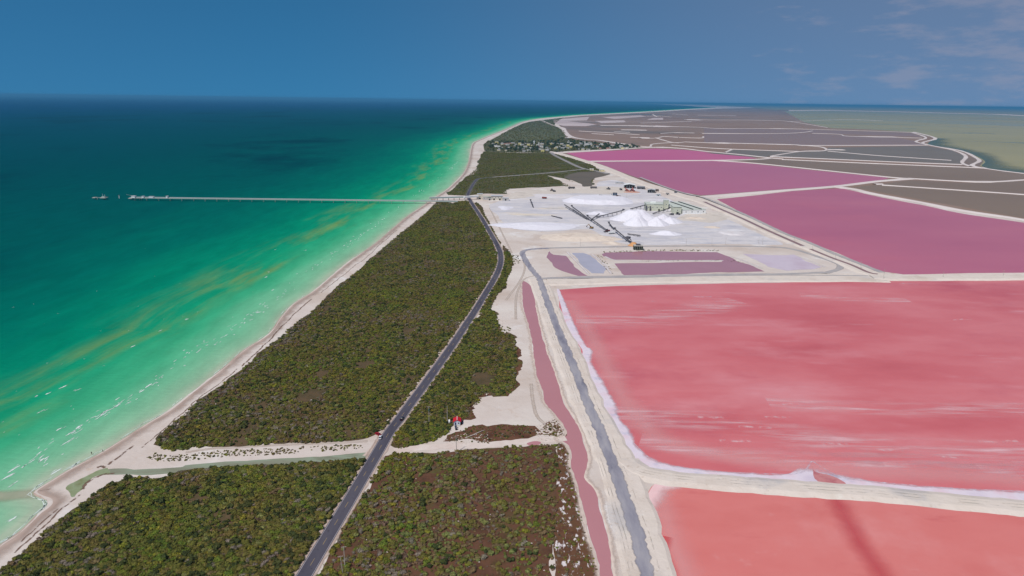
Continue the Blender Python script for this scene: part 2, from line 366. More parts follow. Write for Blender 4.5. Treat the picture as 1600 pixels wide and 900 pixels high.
    hv = N.new('ShaderNodeHueSaturation'); L.new(out, hv.inputs['Color']); mv = N.new('ShaderNodeMapRange'); mv.inputs[1].default_value = .3; mv.inputs[2].default_value = .7; mv.inputs[3].default_value = .86; mv.inputs[4].default_value = 1.14; L.new(nw.outputs[0], mv.inputs[0]); L.new(mv.outputs[0], hv.inputs['Value']); out = hv.outputs[0]
    L.new(out, P.inputs['Base Color'])
    mb = N.new('ShaderNodeMapping'); mb.inputs[2].default_value = (0, 0, R(35)); mb.inputs[3].default_value = (.10, .28, .2); L.new(ge.outputs['Position'], mb.inputs[0])
    nb = N.new('ShaderNodeTexNoise'); nb.inputs['Scale'].default_value = 1; nb.inputs['Detail'].default_value = 5; L.new(mb.outputs[0], nb.inputs['Vector'])
    bu = N.new('ShaderNodeBump'); bu.inputs['Strength'].default_value = .8; bu.inputs['Distance'].default_value = .55; L.new(nb.outputs[0], bu.inputs['Height']); L.new(bu.outputs[0], P.inputs['Normal'])
    return mt
SEA = [S(170, 186, 160), S(136, 186, 150), S(106, 184, 142), S(64, 170, 124), S(24, 154, 112), S(4, 136, 104), S(0, 110, 94), S(0, 87, 84), S(0, 74, 80), S(0, 68, 86), S(0, 60, 98)]
so_ = link('sea', me, sea_mat()); tag(so_, kind='structure')

# ---- ground: one sheet from the shore to the horizon
gp = [Vector((q.x, q.y, 0)) for q in rough(coast[:-2], False, .5, 2.5, 3)]+[Vector((60000, BIG, 0)), Vector((BIG, BIG, 0)), Vector((BIG, -2000, 0)), Vector((-330, -2000, 0))]
sheet('ground', gp, sand, .35)
# wet sand: strip along the water's edge
ci = [i for i, q in enumerate(coast) if q.y < 9000]
cb = coast[:max(ci)]
wet = fade(mk('wet_sand', [S(176, 152, 138), S(196, 174, 160)], .06, rough=.55, spec=.15), .35, .95, .3, .09)
nn = sides(cb, 1); rows = []
for q, n in zip(cb, nn):
    w = 11*max(1, q.length/500)**.25
    rows.append([Vector((q.x, q.y, z))-n*o for o, z in ((-1.2, -.05), (1, .36), (w*.4, .362), (w, .364))])
strip('wet_sand', rows, wet)
bar_ = fade(mk('sandbar', [S(176, 178, 150), S(190, 186, 160)], .08, rough=.4, spec=.15), .15, .9, .3, .05, both=True, amax=.75)
ribbon('sandbar', line([(62, 770), (40, 772), (10, 775), (-40, 776)]), [(-8, .03), (-3, .03), (3, .03), (8, .03)], bar_)

# ---- scrub ground
veg = mk('scrub_soil', [S(66, 58, 36), S(84, 72, 48), S(100, 80, 56), S(74, 72, 40)], .05, detail=9, nrough=.7, lo=.3, hi=.7, bump=.5, bscale=.4, extra=[(S(205, 188, 172), .16, .70, .78)])
brown = mk('dry_marsh', [S(72, 46, 32), S(96, 62, 44), S(112, 76, 56), S(86, 66, 40)], .07, detail=9, nrough=.7, bump=.4, bscale=.5, extra=[(S(92, 88, 40), .035, .60, .72), (S(212, 198, 190), .12, .66, .74)])
mixs = mk('thicket_soil', [S(74, 52, 36), S(94, 64, 46), S(106, 72, 54), S(86, 66, 40)], .06, detail=9, nrough=.7, bump=.4, bscale=.5, extra=[(S(88, 86, 42), .04, .52, .70)])
brownw = mk('salt_flecked_marsh', [S(84, 52, 36), S(108, 74, 52), S(96, 70, 44)], .09, detail=9, nrough=.7, bump=.4, bscale=.5, extra=[(S(226, 216, 214), .34, .55, .62, (1.2, .5)), (S(82, 86, 36), .05, .62, .7)])
vegwest = mk('dune_scrub', [S(84, 90, 66), S(98, 104, 76), S(108, 106, 82)], .004, detail=10, nrough=.7, bump=3, bscale=.03)
vegfar = mk('far_scrub', [S(62, 66, 40), S(78, 82, 48), S(92, 88, 60), S(72, 80, 46)], .012, detail=10, nrough=.75, bump=3, bscale=.06, extra=[(S(118, 86, 66), .004, .60, .74)])
ROAD = [(440, 962), (476, 900), (513, 838), (548, 779), (591, 706), (607.5, 677.5), (624, 656), (641, 632), (661, 605), (693, 560), (712, 532.5), (728, 508), (744, 483.5), (760, 457), (774, 433), (781, 416), (782.5, 402), (779, 388), (766, 364), (752, 340), (740, 322), (734.5, 313), (731, 305), (737, 292), (743.5, 282.5), (750, 279), (773, 277)]
road = smooth(GL(ROAD), False, 8)
def road_side(px0, px1, off):
    """points of the road edge between two pixel rows"""
    n = sides(road, 1)
    ya, yb = G(600, px0).y, G(600, px1).y
    return [q-n_*off for q, n_ in zip(road, n) if min(ya, yb) <= q.y <= max(ya, yb)]
A_w = [(242, 695), (247, 681), (272, 662), (290, 647), (312, 625), (347, 603), (386, 572), (410, 550), (440, 527), (462, 506), (490, 485), (520, 457), (537, 442), (565, 420), (585, 400), (612, 377), (645, 350), (666, 333), (683, 315.5), (705, 315), (731, 314.5)]
A_b = [(585, 681), (575, 685), (525, 691), (462, 694), (425, 696), (365, 697), (335, 699), (305, 700), (293, 703), (272, 705), (252, 701)]
POLY = {}
POLY['A'] = GL(A_w)+road_side(318, 676, -5.2)[::-1]+GL(A_b)
POLY['B'] = GL([(19, 880), (53, 850), (81, 825), (112, 803), (147, 775), (175, 756), (200, 749.5), (231, 748), (247, 753), (266, 744), (281, 738.5), (344, 731.5), (437, 728), (500, 723), (560, 720), (571, 718)])+[q for q in road_side(724, 960, -5.0)[::-1]]+GL([(380, 985), (0, 990), (-120, 990)])
C_r = [(786, 384), (795.5, 394), (800.5, 402), (800.5, 411), (797, 427), (792, 437), (790, 449), (779, 457), (771, 471), (766, 484), (774, 489), (776, 500), (786, 520), (803, 525), (807, 542), (806, 575), (805, 601), (795, 612), (784, 618), (771, 620), (769, 613.5), (759, 612.5), (752, 619), (743, 621), (749, 627), (735, 635), (729, 649), (735, 653), (722, 656), (718, 664), (703, 668), (702, 676), (690, 684), (672, 692), (650, 696), (626, 702)]
POLY['C'] = road_side(700, 386, 5.2)+GL(C_r)
POLY['C2'] = road_side(381, 316, 5.0)+GL([(744, 316), (752, 322), (760, 340), (772, 362), (782, 380)])
POLY['D'] = GL([(720, 673), (732, 668), (753, 665), (761, 668), (772, 667), (784, 663.5), (803, 663), (813, 665.5), (833, 668), (845, 679), (831, 683), (800, 687), (784, 688), (764, 694), (720, 692.5), (690, 691), (700, 681), (712, 676)])
POLY['E'] = road_side(960, 712, 5.6)+GL([(619, 710), (681, 708.5), (744, 704), (806, 699), (844, 695), (870, 696)])+GL([(872, 735), (868, 770), (866, 819), (864, 850), (866, 900), (872, 960), (872, 985), (470, 985)])
POLY['F'] = GL([(869, 695), (881, 694), (888, 706), (888.5, 727), (896, 756), (906, 796), (914, 831), (926, 865), (933, 894), (955, 960), (965, 985), (871, 985), (866, 900), (864, 850), (866, 819), (868, 770), (872, 735)])
POLY['N'] = GL([(700, 305), (700, 302), (716, 289), (732.5, 274), (745.5, 262.5), (749, 251), (752, 241), (760, 236.5), (784.5, 238), (814, 239), (859, 239), (869, 240.5), (919.5, 255), (949, 272), (927, 279), (924, 290), (901, 292), (879, 291), (840, 293), (793, 295), (791, 303), (757, 302.5), (745, 304), (728, 306)])
POLY['V'] = GL([(757, 236), (755, 226), (763, 220), (850, 220), (884, 214), (900, 218.5), (935, 222.5), (975, 228.5), (1003, 231.6), (955, 234), (873, 238.5), (859, 239), (784, 238)])
POLY['W'] = GL([(763, 221), (786, 208.3), (802, 200), (817, 193), (830, 190), (850, 187.6), (880, 184), (868, 192), (866, 196), (882, 205), (884, 214), (850, 222), (800, 222)])
for k_, zz, am, mt_ in (('A', .38, 1.3, veg), ('B', .38, 1.2, veg), ('C', .381, 1.2, veg), ('C2', .38, .5, veg), ('D', .385, 2.0, brown), ('E', .38, .8, mixs), ('F', .376, .4, brownw), ('N', .40, 2, vegfar), ('V', .42, 0, vegfar), ('W', .44, 0, vegwest)):
    sheet('scrub_ground', rough(POLY[k_], True, am, 3, ord(k_[0])) if am else POLY[k_], mt_, zz)
sheet('marsh_fringe', rough(GL([(x-14, y) for x, y in C_r[12:30]][::-1])+GL([(x+(4 if i_ % 3 else 8), y+1) for i_, (x, y) in enumerate(C_r[12:30])]), True, 1.6, 2.5, 77), brown, .377)
sheet('marsh_fringe', rough(GL([(845, 672), (866, 655), (880, 672), (883, 681), (868, 684), (850, 681)]), True, 1.8, 2.5, 78), brownw, .377)
redp = mk('red_soil', [S(104, 82, 60), S(88, 82, 54), S(78, 80, 48)], .012, detail=9)
sheet('soil_patch', outline([(822, 250), (836, 246), (848, 249), (862, 255), (880, 262), (868, 265), (845, 262)], .6, amp=4), fade(redp, 2, 3, 0) if False else redp, .45)
dk = mk('dark_marsh', [S(100, 92, 82), S(112, 102, 90)], .01)
sheet('soil_patch', outline([(880, 275), (900, 270), (928, 268.5), (949, 272), (926, 280), (925, 290.5), (906, 291), (893, 283)], .6, amp=3), dk, .455)
sheet('sand_patch', outline([(855, 274), (875.6, 277), (892, 283.6), (912, 292.5), (895, 292.5), (880, 286), (867.5, 280)], .6, amp=3), sand, .46)

# ---- roads
asph = mk('asphalt', [S(70, 66, 76), S(84, 80, 90), S(94, 90, 98)], .08, stretch=(1, .15), rot=R(-5), rough=.85, extra=[(S(62, 58, 66), .6, .55, .8)])
shou = mk('road_shoulder', [S(176, 154, 140), S(200, 180, 168)], .2, rough=.9)
fade(shou, .62, .98, .5, .22, both=True)
ribbon('road_shoulder', road, [(-5.9, .395), (-3.5, .40), (3.5, .40), (5.6, .395)], shou)
ribbon('asphalt_road', road, [(-3.7, .42), (0, .47), (3.7, .42)], asph)
wht = mk('edge_paint', [S(190, 182, 184), S(160, 154, 158)], .5); yel = mk('centre_paint', [S(178, 150, 96), S(150, 130, 100)], .6)
ribbon('edge_line', road, [(-3.35, .432), (-3.13, .435)], wht); ribbon('edge_line', road, [(3.13, .435), (3.35, .432)], wht)
rl = resamp(road, int(sum((road[i+1]-road[i]).length for i in range(len(road)-1))/2.5))
mb = MB(); nn = sides(rl, 1)
for i in range(0, min(len(rl)-3, 420), 6):
    a, b, n_ = rl[i], rl[i+2], nn[i]
    k = len(mb.v); mb.v += [tuple(Vector((q.x, q.y, .482))+n_*s*.11) for q in (a, b) for s in (1, -1)]; mb.f.append((k, k+1, k+3, k+2))
tag(mb.build('centre_dashes', yel), kind='structure')
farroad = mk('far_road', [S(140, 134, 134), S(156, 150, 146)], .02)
ribbon('branch_road', line([(770, 277.2), (797.5, 275), (838, 272), (871, 269), (913, 264.5)]), [(-6, .50), (6, .50)], farroad)
ribbon('branch_road', line([(950, 272), (930, 267), (908, 262.5), (887, 253), (867, 243), (861, 238)]), [(-7, .51), (7, .51)], farroad)
track = mk('sand_track', [S(212, 192, 180), S(228, 214, 204)], .1)
ribbon('sand_track', line([(616, 706), (650, 701), (700, 698), (760, 696.5), (800, 692.5), (840, 689), (884, 685)]), [(-3.2, .40), (3.4, .40)], track, jitter=.8)
layby = mk('layby_sand', [S(196, 170, 156), S(212, 190, 176)], .15)
sheet('layby', outline([(565, 712), (578, 700), (586, 688), (600, 672), (626, 641), (632, 641), (600, 690), (585, 713)], .5, sm=False, amp=.3), layby, .392)
strack = mk('scuffed_sand', [S(188, 170, 156), S(204, 190, 178)], .2); fade(strack, .2, .9, .4, .3, both=True)
for q in ([(575, 690), (520, 693), (450, 695.5), (380, 699), (330, 702), (290, 708)], [(806, 500), (806, 470), (811, 450), (820, 436), (836, 431)], [(830, 600), (833, 630), (842, 655), (870, 672)], [(800, 396), (775, 345), (765, 325)], [(790, 470), (812, 440), (820, 420), (817, 404)]):
    ribbon('vehicle_track', line(q), [(-1.8, .37), (0, .37), (1.8, .37)], strack)

# ---- creek
crk = mk('creek_water', [S(132, 132, 108), S(142, 142, 120), S(150, 160, 136), S(126, 122, 100)], .05, stretch=(.4, 1.5), rough=.2, spec=.15)
sheet('creek', outline([(166, 733), (194, 731), (219, 734), (281, 730.5), (297, 726), (375, 720), (500, 712.5), (569, 708), (580, 709), (566, 717), (525, 720.5), (437, 727.5), (365, 731), (320, 736.5), (282, 738.5), (237, 741), (200, 740.5), (166, 741)], .4, amp=.35, step=3), crk, .362)
pool = mk('tide_pool', [S(128, 130, 88), S(150, 160, 124), S(138, 144, 100)], .09, rough=.25, spec=.15)
sheet('tide_pool', outline([(170, 732), (173, 741), (150, 744), (136, 753), (126, 765), (118, 771), (114, 776), (110, 768), (103, 761), (120, 751), (145, 739), (158, 733.5)], .4, amp=.4, step=3), pool, .366)
wrk = mk('seaweed_wrack', [S(110, 84, 70), S(134, 106, 90)], .4); fade(wrk, .1, .8, .6, .45, both=True, gap=(.35, .38, .5))
for q, w in (([(167, 727), (187, 713), (208, 697)], 1.3), ([(150, 731), (158, 728), (166, 731)], 1.5), ([(126, 766), (137, 753), (162, 742), (178, 741)], 1.5), ([(376, 573), (410, 543), (437, 516), (452, 498), (465, 485), (488, 468)], 1.2), ([(220, 700), (260, 668), (310, 625), (370, 577)], .8), ([(20, 865), (70, 822), (100, 794), (125, 774)], .9), ([(500, 458), (560, 412), (620, 360)], .8), ([(30, 848), (60, 822), (90, 796)], .7)):
    ribbon('seaweed_wrack', rough(line(q), False, .5, 2, 5), [(-w, .372), (-w/3, .372), (w/3, .372), (w, .372)], wrk, kind='stuff')

# ---- pink canal
can = mk('canal_water', [S(186, 128, 132), S(192, 134, 138)], .01, rough=.15, spec=.15)
CL = [(815, 441), (817.5, 480), (825, 505), (831, 535), (837.5, 580), (845, 605), (853, 631), (864, 645), (879, 663), (886, 677), (881, 683), (872, 686), (878, 691), (888, 697), (893, 711), (893, 730), (902, 761), (912, 802), (922, 839), (932, 871), (938, 900), (950, 985)]
CR = [(827, 444), (835, 460), (841, 500), (852, 540), (865, 580), (873, 602), (878, 618), (889, 643), (903, 666), (913, 690), (918.5, 712), (918, 730), (914, 747), (930, 770), (942, 813), (954, 858), (959, 900), (975, 985)]
sheet('canal', outline(CL+CR[::-1], .3, amp=.35, step=3), can, .365)
sheet('puddle', outline([(823, 693), (835, 689.5), (845, 691), (842, 695), (830, 697)], .3), can, .405)
bank = mk('canal_bank', [S(206, 184, 170), S(228, 210, 196)], .2); fade(bank, .3, .95, .4, .3)
for L_, s_ in ((CL, 1), (CR, -1)):
    c_ = rough(line(L_), False, .3, 3, 8)
    ribbon('canal_bank', c_, [(0, .37), (s_*.7, .56), (s_*1.8, .58), (s_*3.8, .40)], bank, jitter=.3)

# ---- evaporation pans
def pan_mat(name, c, far, rough_=.28, st=(.35, 1.3), sc=.018, streak=None, chan=None):
    return mk(name, c, sc, stretch=st, rough=rough_, spec=.15, detail=8, nrough=.62, lo=.3, hi=.7, extra=streak)
pan0 = mk('pink_brine', [S(214, 116, 110), S(223, 129, 123), S(218, 120, 114)], .02, stretch=(.5, .8), rough=.3, spec=.12, detail=8, extra=[(S(228, 148, 144), .012, .48, .75), (S(206, 104, 102), .03, .58, .75, (.4, 1.4)), (S(230, 164, 160), .04, .62, .80)])
pan1 = mk('rose_brine', [S(200, 96, 101), S(211, 109, 113), S(219, 125, 128), S(211, 113, 117)], .012, stretch=(.45, 1.0), rough=.35, spec=.12, lo=.28, hi=.72, detail=7, nrough=.58, extra=[(S(226, 148, 152), .012, .50, .80, (.45, 1.1)), (S(198, 95, 104), .006, .52, .72, (.7, 1)), (S(232, 180, 186), .03, .58, .84, (.25, 1.3))])
pan2 = mk('magenta_brine', [S(188, 98, 122), S(194, 104, 126), S(200, 112, 130)], .006, stretch=(.4, 1), rough=.3, spec=.15, extra=[(S(200, 106, 124), .006, .48, .72, (.5, 1.3))])
pan3 = mk('mauve_brine', [S(192, 104, 130), S(198, 110, 132)], .004, rough=.3, spec=.15, extra=[(S(196, 106, 146), .006, .56, .75, (.4, 1.4))])
pan4 = mk('orchid_brine', [S(212, 96, 136), S(218, 104, 140)], .003, rough=.3, spec=.15)
PAN1 = [(869, 452.5), (918, 449), (1070, 444), (1230, 441), (1323, 439), (1463, 438.5), (1600, 436.5), (1760, 434), (1800, 800), (1600, 784), (1490, 776), (1374, 763), (1302, 759), (1230, 754), (1143, 747), (1106, 744), (1062, 741), (1010, 732), (984, 718), (978, 701), (960, 667), (942, 638), (932, 614), (918, 589), (908, 561), (910, 548), (895, 526), (883, 502), (876, 477)]
sheet('salt_pan', outline(PAN1, .4, sm=False, amp=.6, step=5), pan1, .37)
PAN0 = [(1024, 754), (1062, 757), (1149, 766), (1230, 770), (1317, 776), (1374, 781), (1461, 789), (1548, 797), (1600, 801), (1800, 820), (1850, 1000), (1065, 1000), (1036, 897), (1023, 865), (1017, 828), (1007, 802), (1010, 776)]
sheet('salt_pan', outline(PAN0, .4, sm=False, amp=.3, step=5), pan0, .372)
sheet('salt_pan', outline([(1117, 311), (1210, 302), (1300, 294), (1316, 295), (1366, 306), (1437, 320), (1506, 334), (1600, 348), (1800, 384), (1800, 427), (1600, 429.5), (1428, 429.5), (1381, 423), (1337, 411), (1306, 394), (1275, 383), (1225, 366), (1162, 334)], .4, sm=False, amp=1.5, step=8), pan2, .42)
sheet('salt_pan', outline([(930, 253), (1131, 251), (1256, 264.5), (1390, 278), (1369, 284), (1300, 290.5), (1220, 296), (1110, 304.5), (1094, 305), (1070, 301), (1040, 293), (1000, 279), (974, 270)], .4, sm=False), pan3, .50)
sheet('salt_pan', outline([(885, 239), (955, 235.5), (1023, 232), (1068, 234), (1158, 243), (1184, 247.5), (1113, 250.5), (919, 252)], .4, sm=False), pan4, .51)
chm = mk('dredged_channel', [S(214, 84, 92), S(222, 96, 100)], .05, rough=.3, spec=.15); fade(chm, -.3, 1.0, .3, .08, both=True, amax=.62)
ribbon('dredged_channel', line([(1303, 774), (1313, 795), (1330, 825), (1350, 860), (1378, 900), (1425, 985)]), [(-9, .382), (-3, .382), (3, .382), (9, .382)], chm)
stn = mk('deep_brine', [S(226, 96, 98), S(232, 104, 104)], .05, rough=.3, spec=.15); fade(stn, .0, 1.0, .3, .08, both=True, amax=.8)
ribbon('deep_brine', line([(1036, 838), (1032, 862), (1044, 900), (1065, 985)]), [(-6, .383), (-2, .383), (2, .383), (7, .383)], stn)
pale = mk('pale_brine', [S(250, 186, 184), S(254, 198, 196)], .05, rough=.3, spec=.15); fade(pale, .0, 1.0, .45, .05, both=True, amax=.35)
ribbon('pale_brine', line([(1030, 770), (1040, 810), (1052, 850), (1072, 900), (1100, 985)]), [(-12, .380), (-3, .380), (3, .380), (12, .380)], pale)
ribbon('pale_brine', line([(888, 470), (920, 520), (950, 580), (985, 640), (1040, 690), (1150, 715), (1300, 735), (1450, 742), (1600, 750)]), [(-16, .380), (-5, .380), (5, .380), (14, .380)], pale)
# salt crust along the edges of the pans
drift = mk('wind_streaks', [S(250, 178, 182), S(255, 224, 226)], .05, stretch=(.2, 1.5), rough=.4); fade(drift, .1, 1.0, .4, .03, both=True, amax=.75, gap=(.11, .43, .68, (.16, 1.5)))
for q, w_ in (([(960, 650), (1080, 655), (1250, 682), (1400, 702), (1640, 712)], 24), ([(1000, 690), (1150, 712), (1350, 722), (1640, 740)], 14), ([(1200, 630), (1400, 640), (1640, 640)], 16), ([(1250, 462), (1330, 468), (1420, 470)], 14), ([(900, 500), (1000, 500), (1150, 470)], 30)):
    ribbon('wind_streaks', line(q), [(-w_, .385), (-w_/3, .385), (w_/3, .385), (w_, .385)], drift, kind='stuff')
crust = mk('salt_crust', [S(216, 202, 214), S(230, 216, 224), S(228, 196, 204)], .05, rough=.7, spec=.15, extra=(S(186, 186, 206), .04, .55, .7)); fade(crust, .62, 1.0, .3, .12)
o_ = [(873, 452.5), (870, 453), (876, 477), (883, 502), (895, 526), (910, 548), (908, 561), (918, 589), (932, 614), (942, 638), (960, 667), (978, 701), (984, 718), (1010, 732), (1062, 741), (1106, 744.5), (1143, 747.5), (1230, 755), (1302, 759.5), (1374, 764), (1490, 776.5), (1600, 785), (1780, 800)]
i_ = [(876, 453.5), (876, 455), (888, 481), (902, 512), (917, 541), (928, 547), (927, 568), (941, 590), (953, 610), (964, 631), (971, 655), (991, 679), (994, 694), (1020, 715), (1050, 726), (1111, 735), (1150, 738), (1230, 741), (1262, 730), (1380, 754), (1490, 762), (1600, 767), (1780, 780)]
between('salt_crust', smooth(GL(o_), False, 5), smooth(GL(i_), False, 5), crust, .39, 220, 6)
crust2 = mk('thin_salt_crust', [S(240, 192, 190), S(246, 214, 212)], .05, rough=.6); fade(crust2, .2, 1.0, .4, .12)
between('salt_crust', smooth(GL([(1040, 755), (1024, 756), (1011, 777), (1008, 802), (1018, 828), (1024, 865), (1037, 897), (1065, 985)]), False, 5), smooth(GL([(1075, 766), (1055, 775), (1040, 790), (1036, 810), (1035, 830), (1030, 865), (1042, 897), (1070, 985)]), False, 5), crust2, .391, 90, 6)
fan = mk('outwash_fan', [S(196, 120, 122), S(206, 138, 136), S(178, 96, 104)], .1, rough=.5)
sheet('outwash_fan', outline([(1268, 729), (1276, 737), (1290, 741), (1312, 750), (1320, 757), (1302, 759), (1285, 756), (1274, 748)], .4, amp=.4, step=2), fan, .395)
rim = mk('salt_rim', [S(232, 220, 230), S(222, 204, 216)], .2); fade(rim, .0, .9, .6, .4, both=True, amax=.8, gap=(.3, .36, .6))
for q, w in (([(1230, 742), (1250, 740), (1262, 731), (1268, 722), (1278, 727), (1296, 738), (1320, 748), (1380, 755), (1490, 764), (1600, 769), (1700, 777)], .9), ([(990, 693), (1016, 717), (1048, 728), (1111, 737), (1230, 742)], .7), ([(1082, 464), (1095, 464.5), (1112, 464)], 1.3), ([(1018, 471), (1026, 472)], .9)):
    ribbon('salt_rim', line(q), [(-w, .40), (-w/3, .40), (w/3, .40), (w, .40)], rim)
flk = mk('salt_skin', [S(252, 214, 218), S(255, 236, 238)], .3); fade(flk, .0, .9, .6, .3, both=True, nstretch=(.3, 1.5), amax=.5, gap=(.22, .45, .62))
rr = random.Random(4)
spots_ = [(1392, 706, 40), (1420, 722, 60), (1480, 716, 30), (1370, 686, 50), (1305, 694, 40), (1460, 686, 40), (1110, 653, 40), (1060, 655, 30), (1215, 653, 40), (1260, 692, 40), (1320, 465, 26), (1290, 462, 18), (1505, 500, 30), (1548, 444, 26), (1420, 443, 30), (1540, 603, 60), (1240, 632, 34), (1090, 676, 40), (1150, 690, 50), (1220, 709, 50), (1180, 668, 50), (1500, 660, 50), (1560, 690, 60)]
for x, y, w in spots_[::2]:
    ribbon('salt_skin', rough(line([(x-w/2, y+rr.uniform(-1, 1)), (x, y+rr.uniform(-1, 1)), (x+w/2, y+rr.uniform(-1, 2))]), False, .4, 3, x), [(-2.6, .386), (-.8, .386), (.8, .386), (2.6, .386)], flk, kind='stuff')

# ---- grey-brown flats, lagoon, far shore
flat = mk('brine_flat', [S(140, 112, 94), S(154, 126, 106), S(146, 120, 102)], .0008, detail=9, rough=.5, spec=.15, extra=[(S(112, 104, 96), .0005, .5, .7), (S(196, 174, 166), .0011, .60, .70, (.3, 2.2)), (S(150, 132, 124), .002, .60, .8, (.3, 1.5))])
sheet('brine_flats', GL([(868, 189), (880, 184), (910, 181), (980, 177.5), (1045, 173.8), (1079, 171.6), (1130, 169.5), (1180, 168.6), (1230, 171), (1256, 190), (1300, 200.6), (1350, 202), (1428, 207), (1462, 216), (1447, 225.6), (1487, 233), (1516, 241), (1537, 252), (1531, 260), (1559, 266), (1600, 271), (1750, 290), (1750, 376), (1600, 346), (1437, 318), (1316, 294), (1200, 301), (1098, 308), (1000, 283), (930, 256), (872, 240), (955, 235), (1003, 231), (975, 228.5), (935, 222.5), (900, 218.5), (884, 214), (882, 205)]), flat, .46)
olive = mk('olive_brine', [S(134, 112, 90), S(142, 120, 98)], .002, rough=.4, spec=.15)
grey_ = mk('grey_brine', [S(122, 110, 94), S(130, 118, 102)], .002, rough=.4, spec=.15)
mauv = mk('dull_brine', [S(142, 118, 108), S(150, 124, 114)], .001, rough=.4, spec=.15)
for q, mt_, z_ in (([(1152, 251), (1203, 247.5), (1222, 250), (1509, 262), (1553, 266.5), (1600, 272), (1750, 292), (1750, 275), (1600, 282), (1553, 284.5), (1506, 284), (1422, 279), (1300, 267)], olive, .52), ([(1334, 293), (1378, 288), (1422, 282), (1506, 286), (1600, 283), (1750, 276), (1750, 372), (1600, 341), (1437, 312)], olive, .53), ([(1203, 245), (1250, 237.5), (1290, 236), (1294, 231), (1447, 228), (1487, 235), (1507, 244), (1500, 256), (1300, 249)], grey_, .54), ([(1100, 239), (1136, 238), (1144, 234), (1250, 238), (1203, 245), (1180, 246)], grey_, .55), ([(1100, 209.5), (1250, 208.5), (1269, 209), (1400, 215), (1431, 221), (1447, 227), (1269, 228), (1100, 223)], mauv, .56), ([(1100, 200), (1272, 203), (1425, 208), (1440, 214), (1269, 208), (1100, 208)], mauv, .57)):
    sheet('salt_pan', GL(q), mt_, z_)
lag = mk('lagoon_water', [S(164, 152, 80), S(176, 162, 90), S(158, 148, 84)], .0004, detail=8, rough=.25, spec=.15, lo=.35, hi=.65, extra=[(S(84, 104, 84), .0012, .60, .76), (S(150, 154, 132), .00015, .5, .7)])
LAG = [(1225, 173.5), (1290, 173), (1400, 175), (1475, 177), (1550, 178.7), (1600, 181.5), (1800, 187), (1900, 190), (1900, 312), (1600, 271), (1559, 266), (1531, 260), (1537, 252), (1516, 241), (1487, 233), (1447, 225.6), (1462, 216), (1428, 207), (1350, 202), (1300, 200.6), (1256, 191), (1240, 182)]
sheet('lagoon', GL(LAG), lag, .62)
shal = mk('lagoon_weed', [S(70, 98, 84), S(84, 106, 78)], .004, rough=.3); fade(shal, .0, 1.0, .4, .006, amax=.75)
between('lagoon_weed', smooth(GL([(1462, 216), (1450, 226), (1490, 233.5), (1518, 241), (1539, 252), (1534, 260), (1562, 266.5), (1600, 271.5), (1700, 284)]), False, 4), smooth(GL([(1490, 217), (1500, 226), (1525, 233), (1560, 241), (1575, 250), (1590, 256), (1610, 262), (1640, 266), (1740, 276)]), False, 4), shal, .68, 60, 5)
wood = mk('hazed_far_wood', [S(140, 136, 112), S(150, 146, 122)], .0006, rough=.9)  # pale warm tone puts distance haze into the woodland colour
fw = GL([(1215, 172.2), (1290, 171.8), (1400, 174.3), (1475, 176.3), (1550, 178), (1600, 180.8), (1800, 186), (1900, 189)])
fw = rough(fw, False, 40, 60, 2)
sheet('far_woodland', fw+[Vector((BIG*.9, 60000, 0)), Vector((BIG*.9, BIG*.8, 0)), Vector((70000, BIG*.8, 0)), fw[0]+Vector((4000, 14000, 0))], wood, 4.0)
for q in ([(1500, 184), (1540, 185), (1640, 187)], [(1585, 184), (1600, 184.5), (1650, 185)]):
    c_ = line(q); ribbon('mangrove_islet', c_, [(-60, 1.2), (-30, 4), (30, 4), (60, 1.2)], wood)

# ---- dikes: raised banks of pale marl
marl = mk('marl', [S(210, 194, 180), S(226, 212, 200), S(218, 204, 190)], .03, detail=8, bump=.3, bscale=.3, extra=[(S(198, 190, 186), .02, .56, .72), (S(190, 170, 152), .28, .58, .78), (S(232, 224, 212), .11, .60, .74)])
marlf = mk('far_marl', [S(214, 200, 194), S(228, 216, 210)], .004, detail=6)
dk_i = [0]
def dike(px, tpx, h=1.2, mat=marlf, base=1.0, w=None, sm=True, jit=0.06, top=None):
    """tpx = how thick the bank looks in the photograph, turned into metres on the ground"""
    c = line(px, 0, sm, n=4); dk_i[0] += 1; i = dk_i[0]; ns = sides(c, 1); rows = []; rr = random.Random(i)
    for q, n in zip(c, ns):
        d = q.length; ww = w if w else tpx*d/FOC*math.sqrt((n.x)**2+(n.y*d/HGT)**2)**-1*(d/HGT)
        if not w: ww = tpx/(FOC*math.sqrt((n.x/d)**2+(n.y*HGT/d**2)**2))
        ww *= 1+rr.uniform(-jit, jit)*2; z0 = .3; zt = top or base+h+i*.011; s = 4.5*h
        rows.append([Vector((q.x, q.y, z))-n*o for o, z in ((-ww/2-s, z0), (-ww/2, zt), (0, zt+.05), (ww/2, zt), (ww/2+s, z0))])
    return strip('dike', rows, mat)
dike([(861, 237.5), (873, 239), (885, 237.4), (955, 234), (1023, 230.5), (1068, 232.5), (1105, 237), (1158, 242), (1203, 247), (1225, 249)], 2.4)
dike([(917, 252.5), (1020, 251.6), (1113, 251), (1180, 249.5), (1203, 247.5)], 1.6)
dike([(1110, 250.8), (1180, 255.6), (1300, 268), (1391, 277.5), (1425, 280)], 2.4)
dike([(1092, 308.5), (1200, 300), (1300, 292.3), (1369, 284), (1425, 279.5)], 3.6)
dike([(1300, 292), (1334, 296), (1366, 303.5), (1437, 316.5), (1506, 330), (1600, 344.5), (1760, 376)], 5)
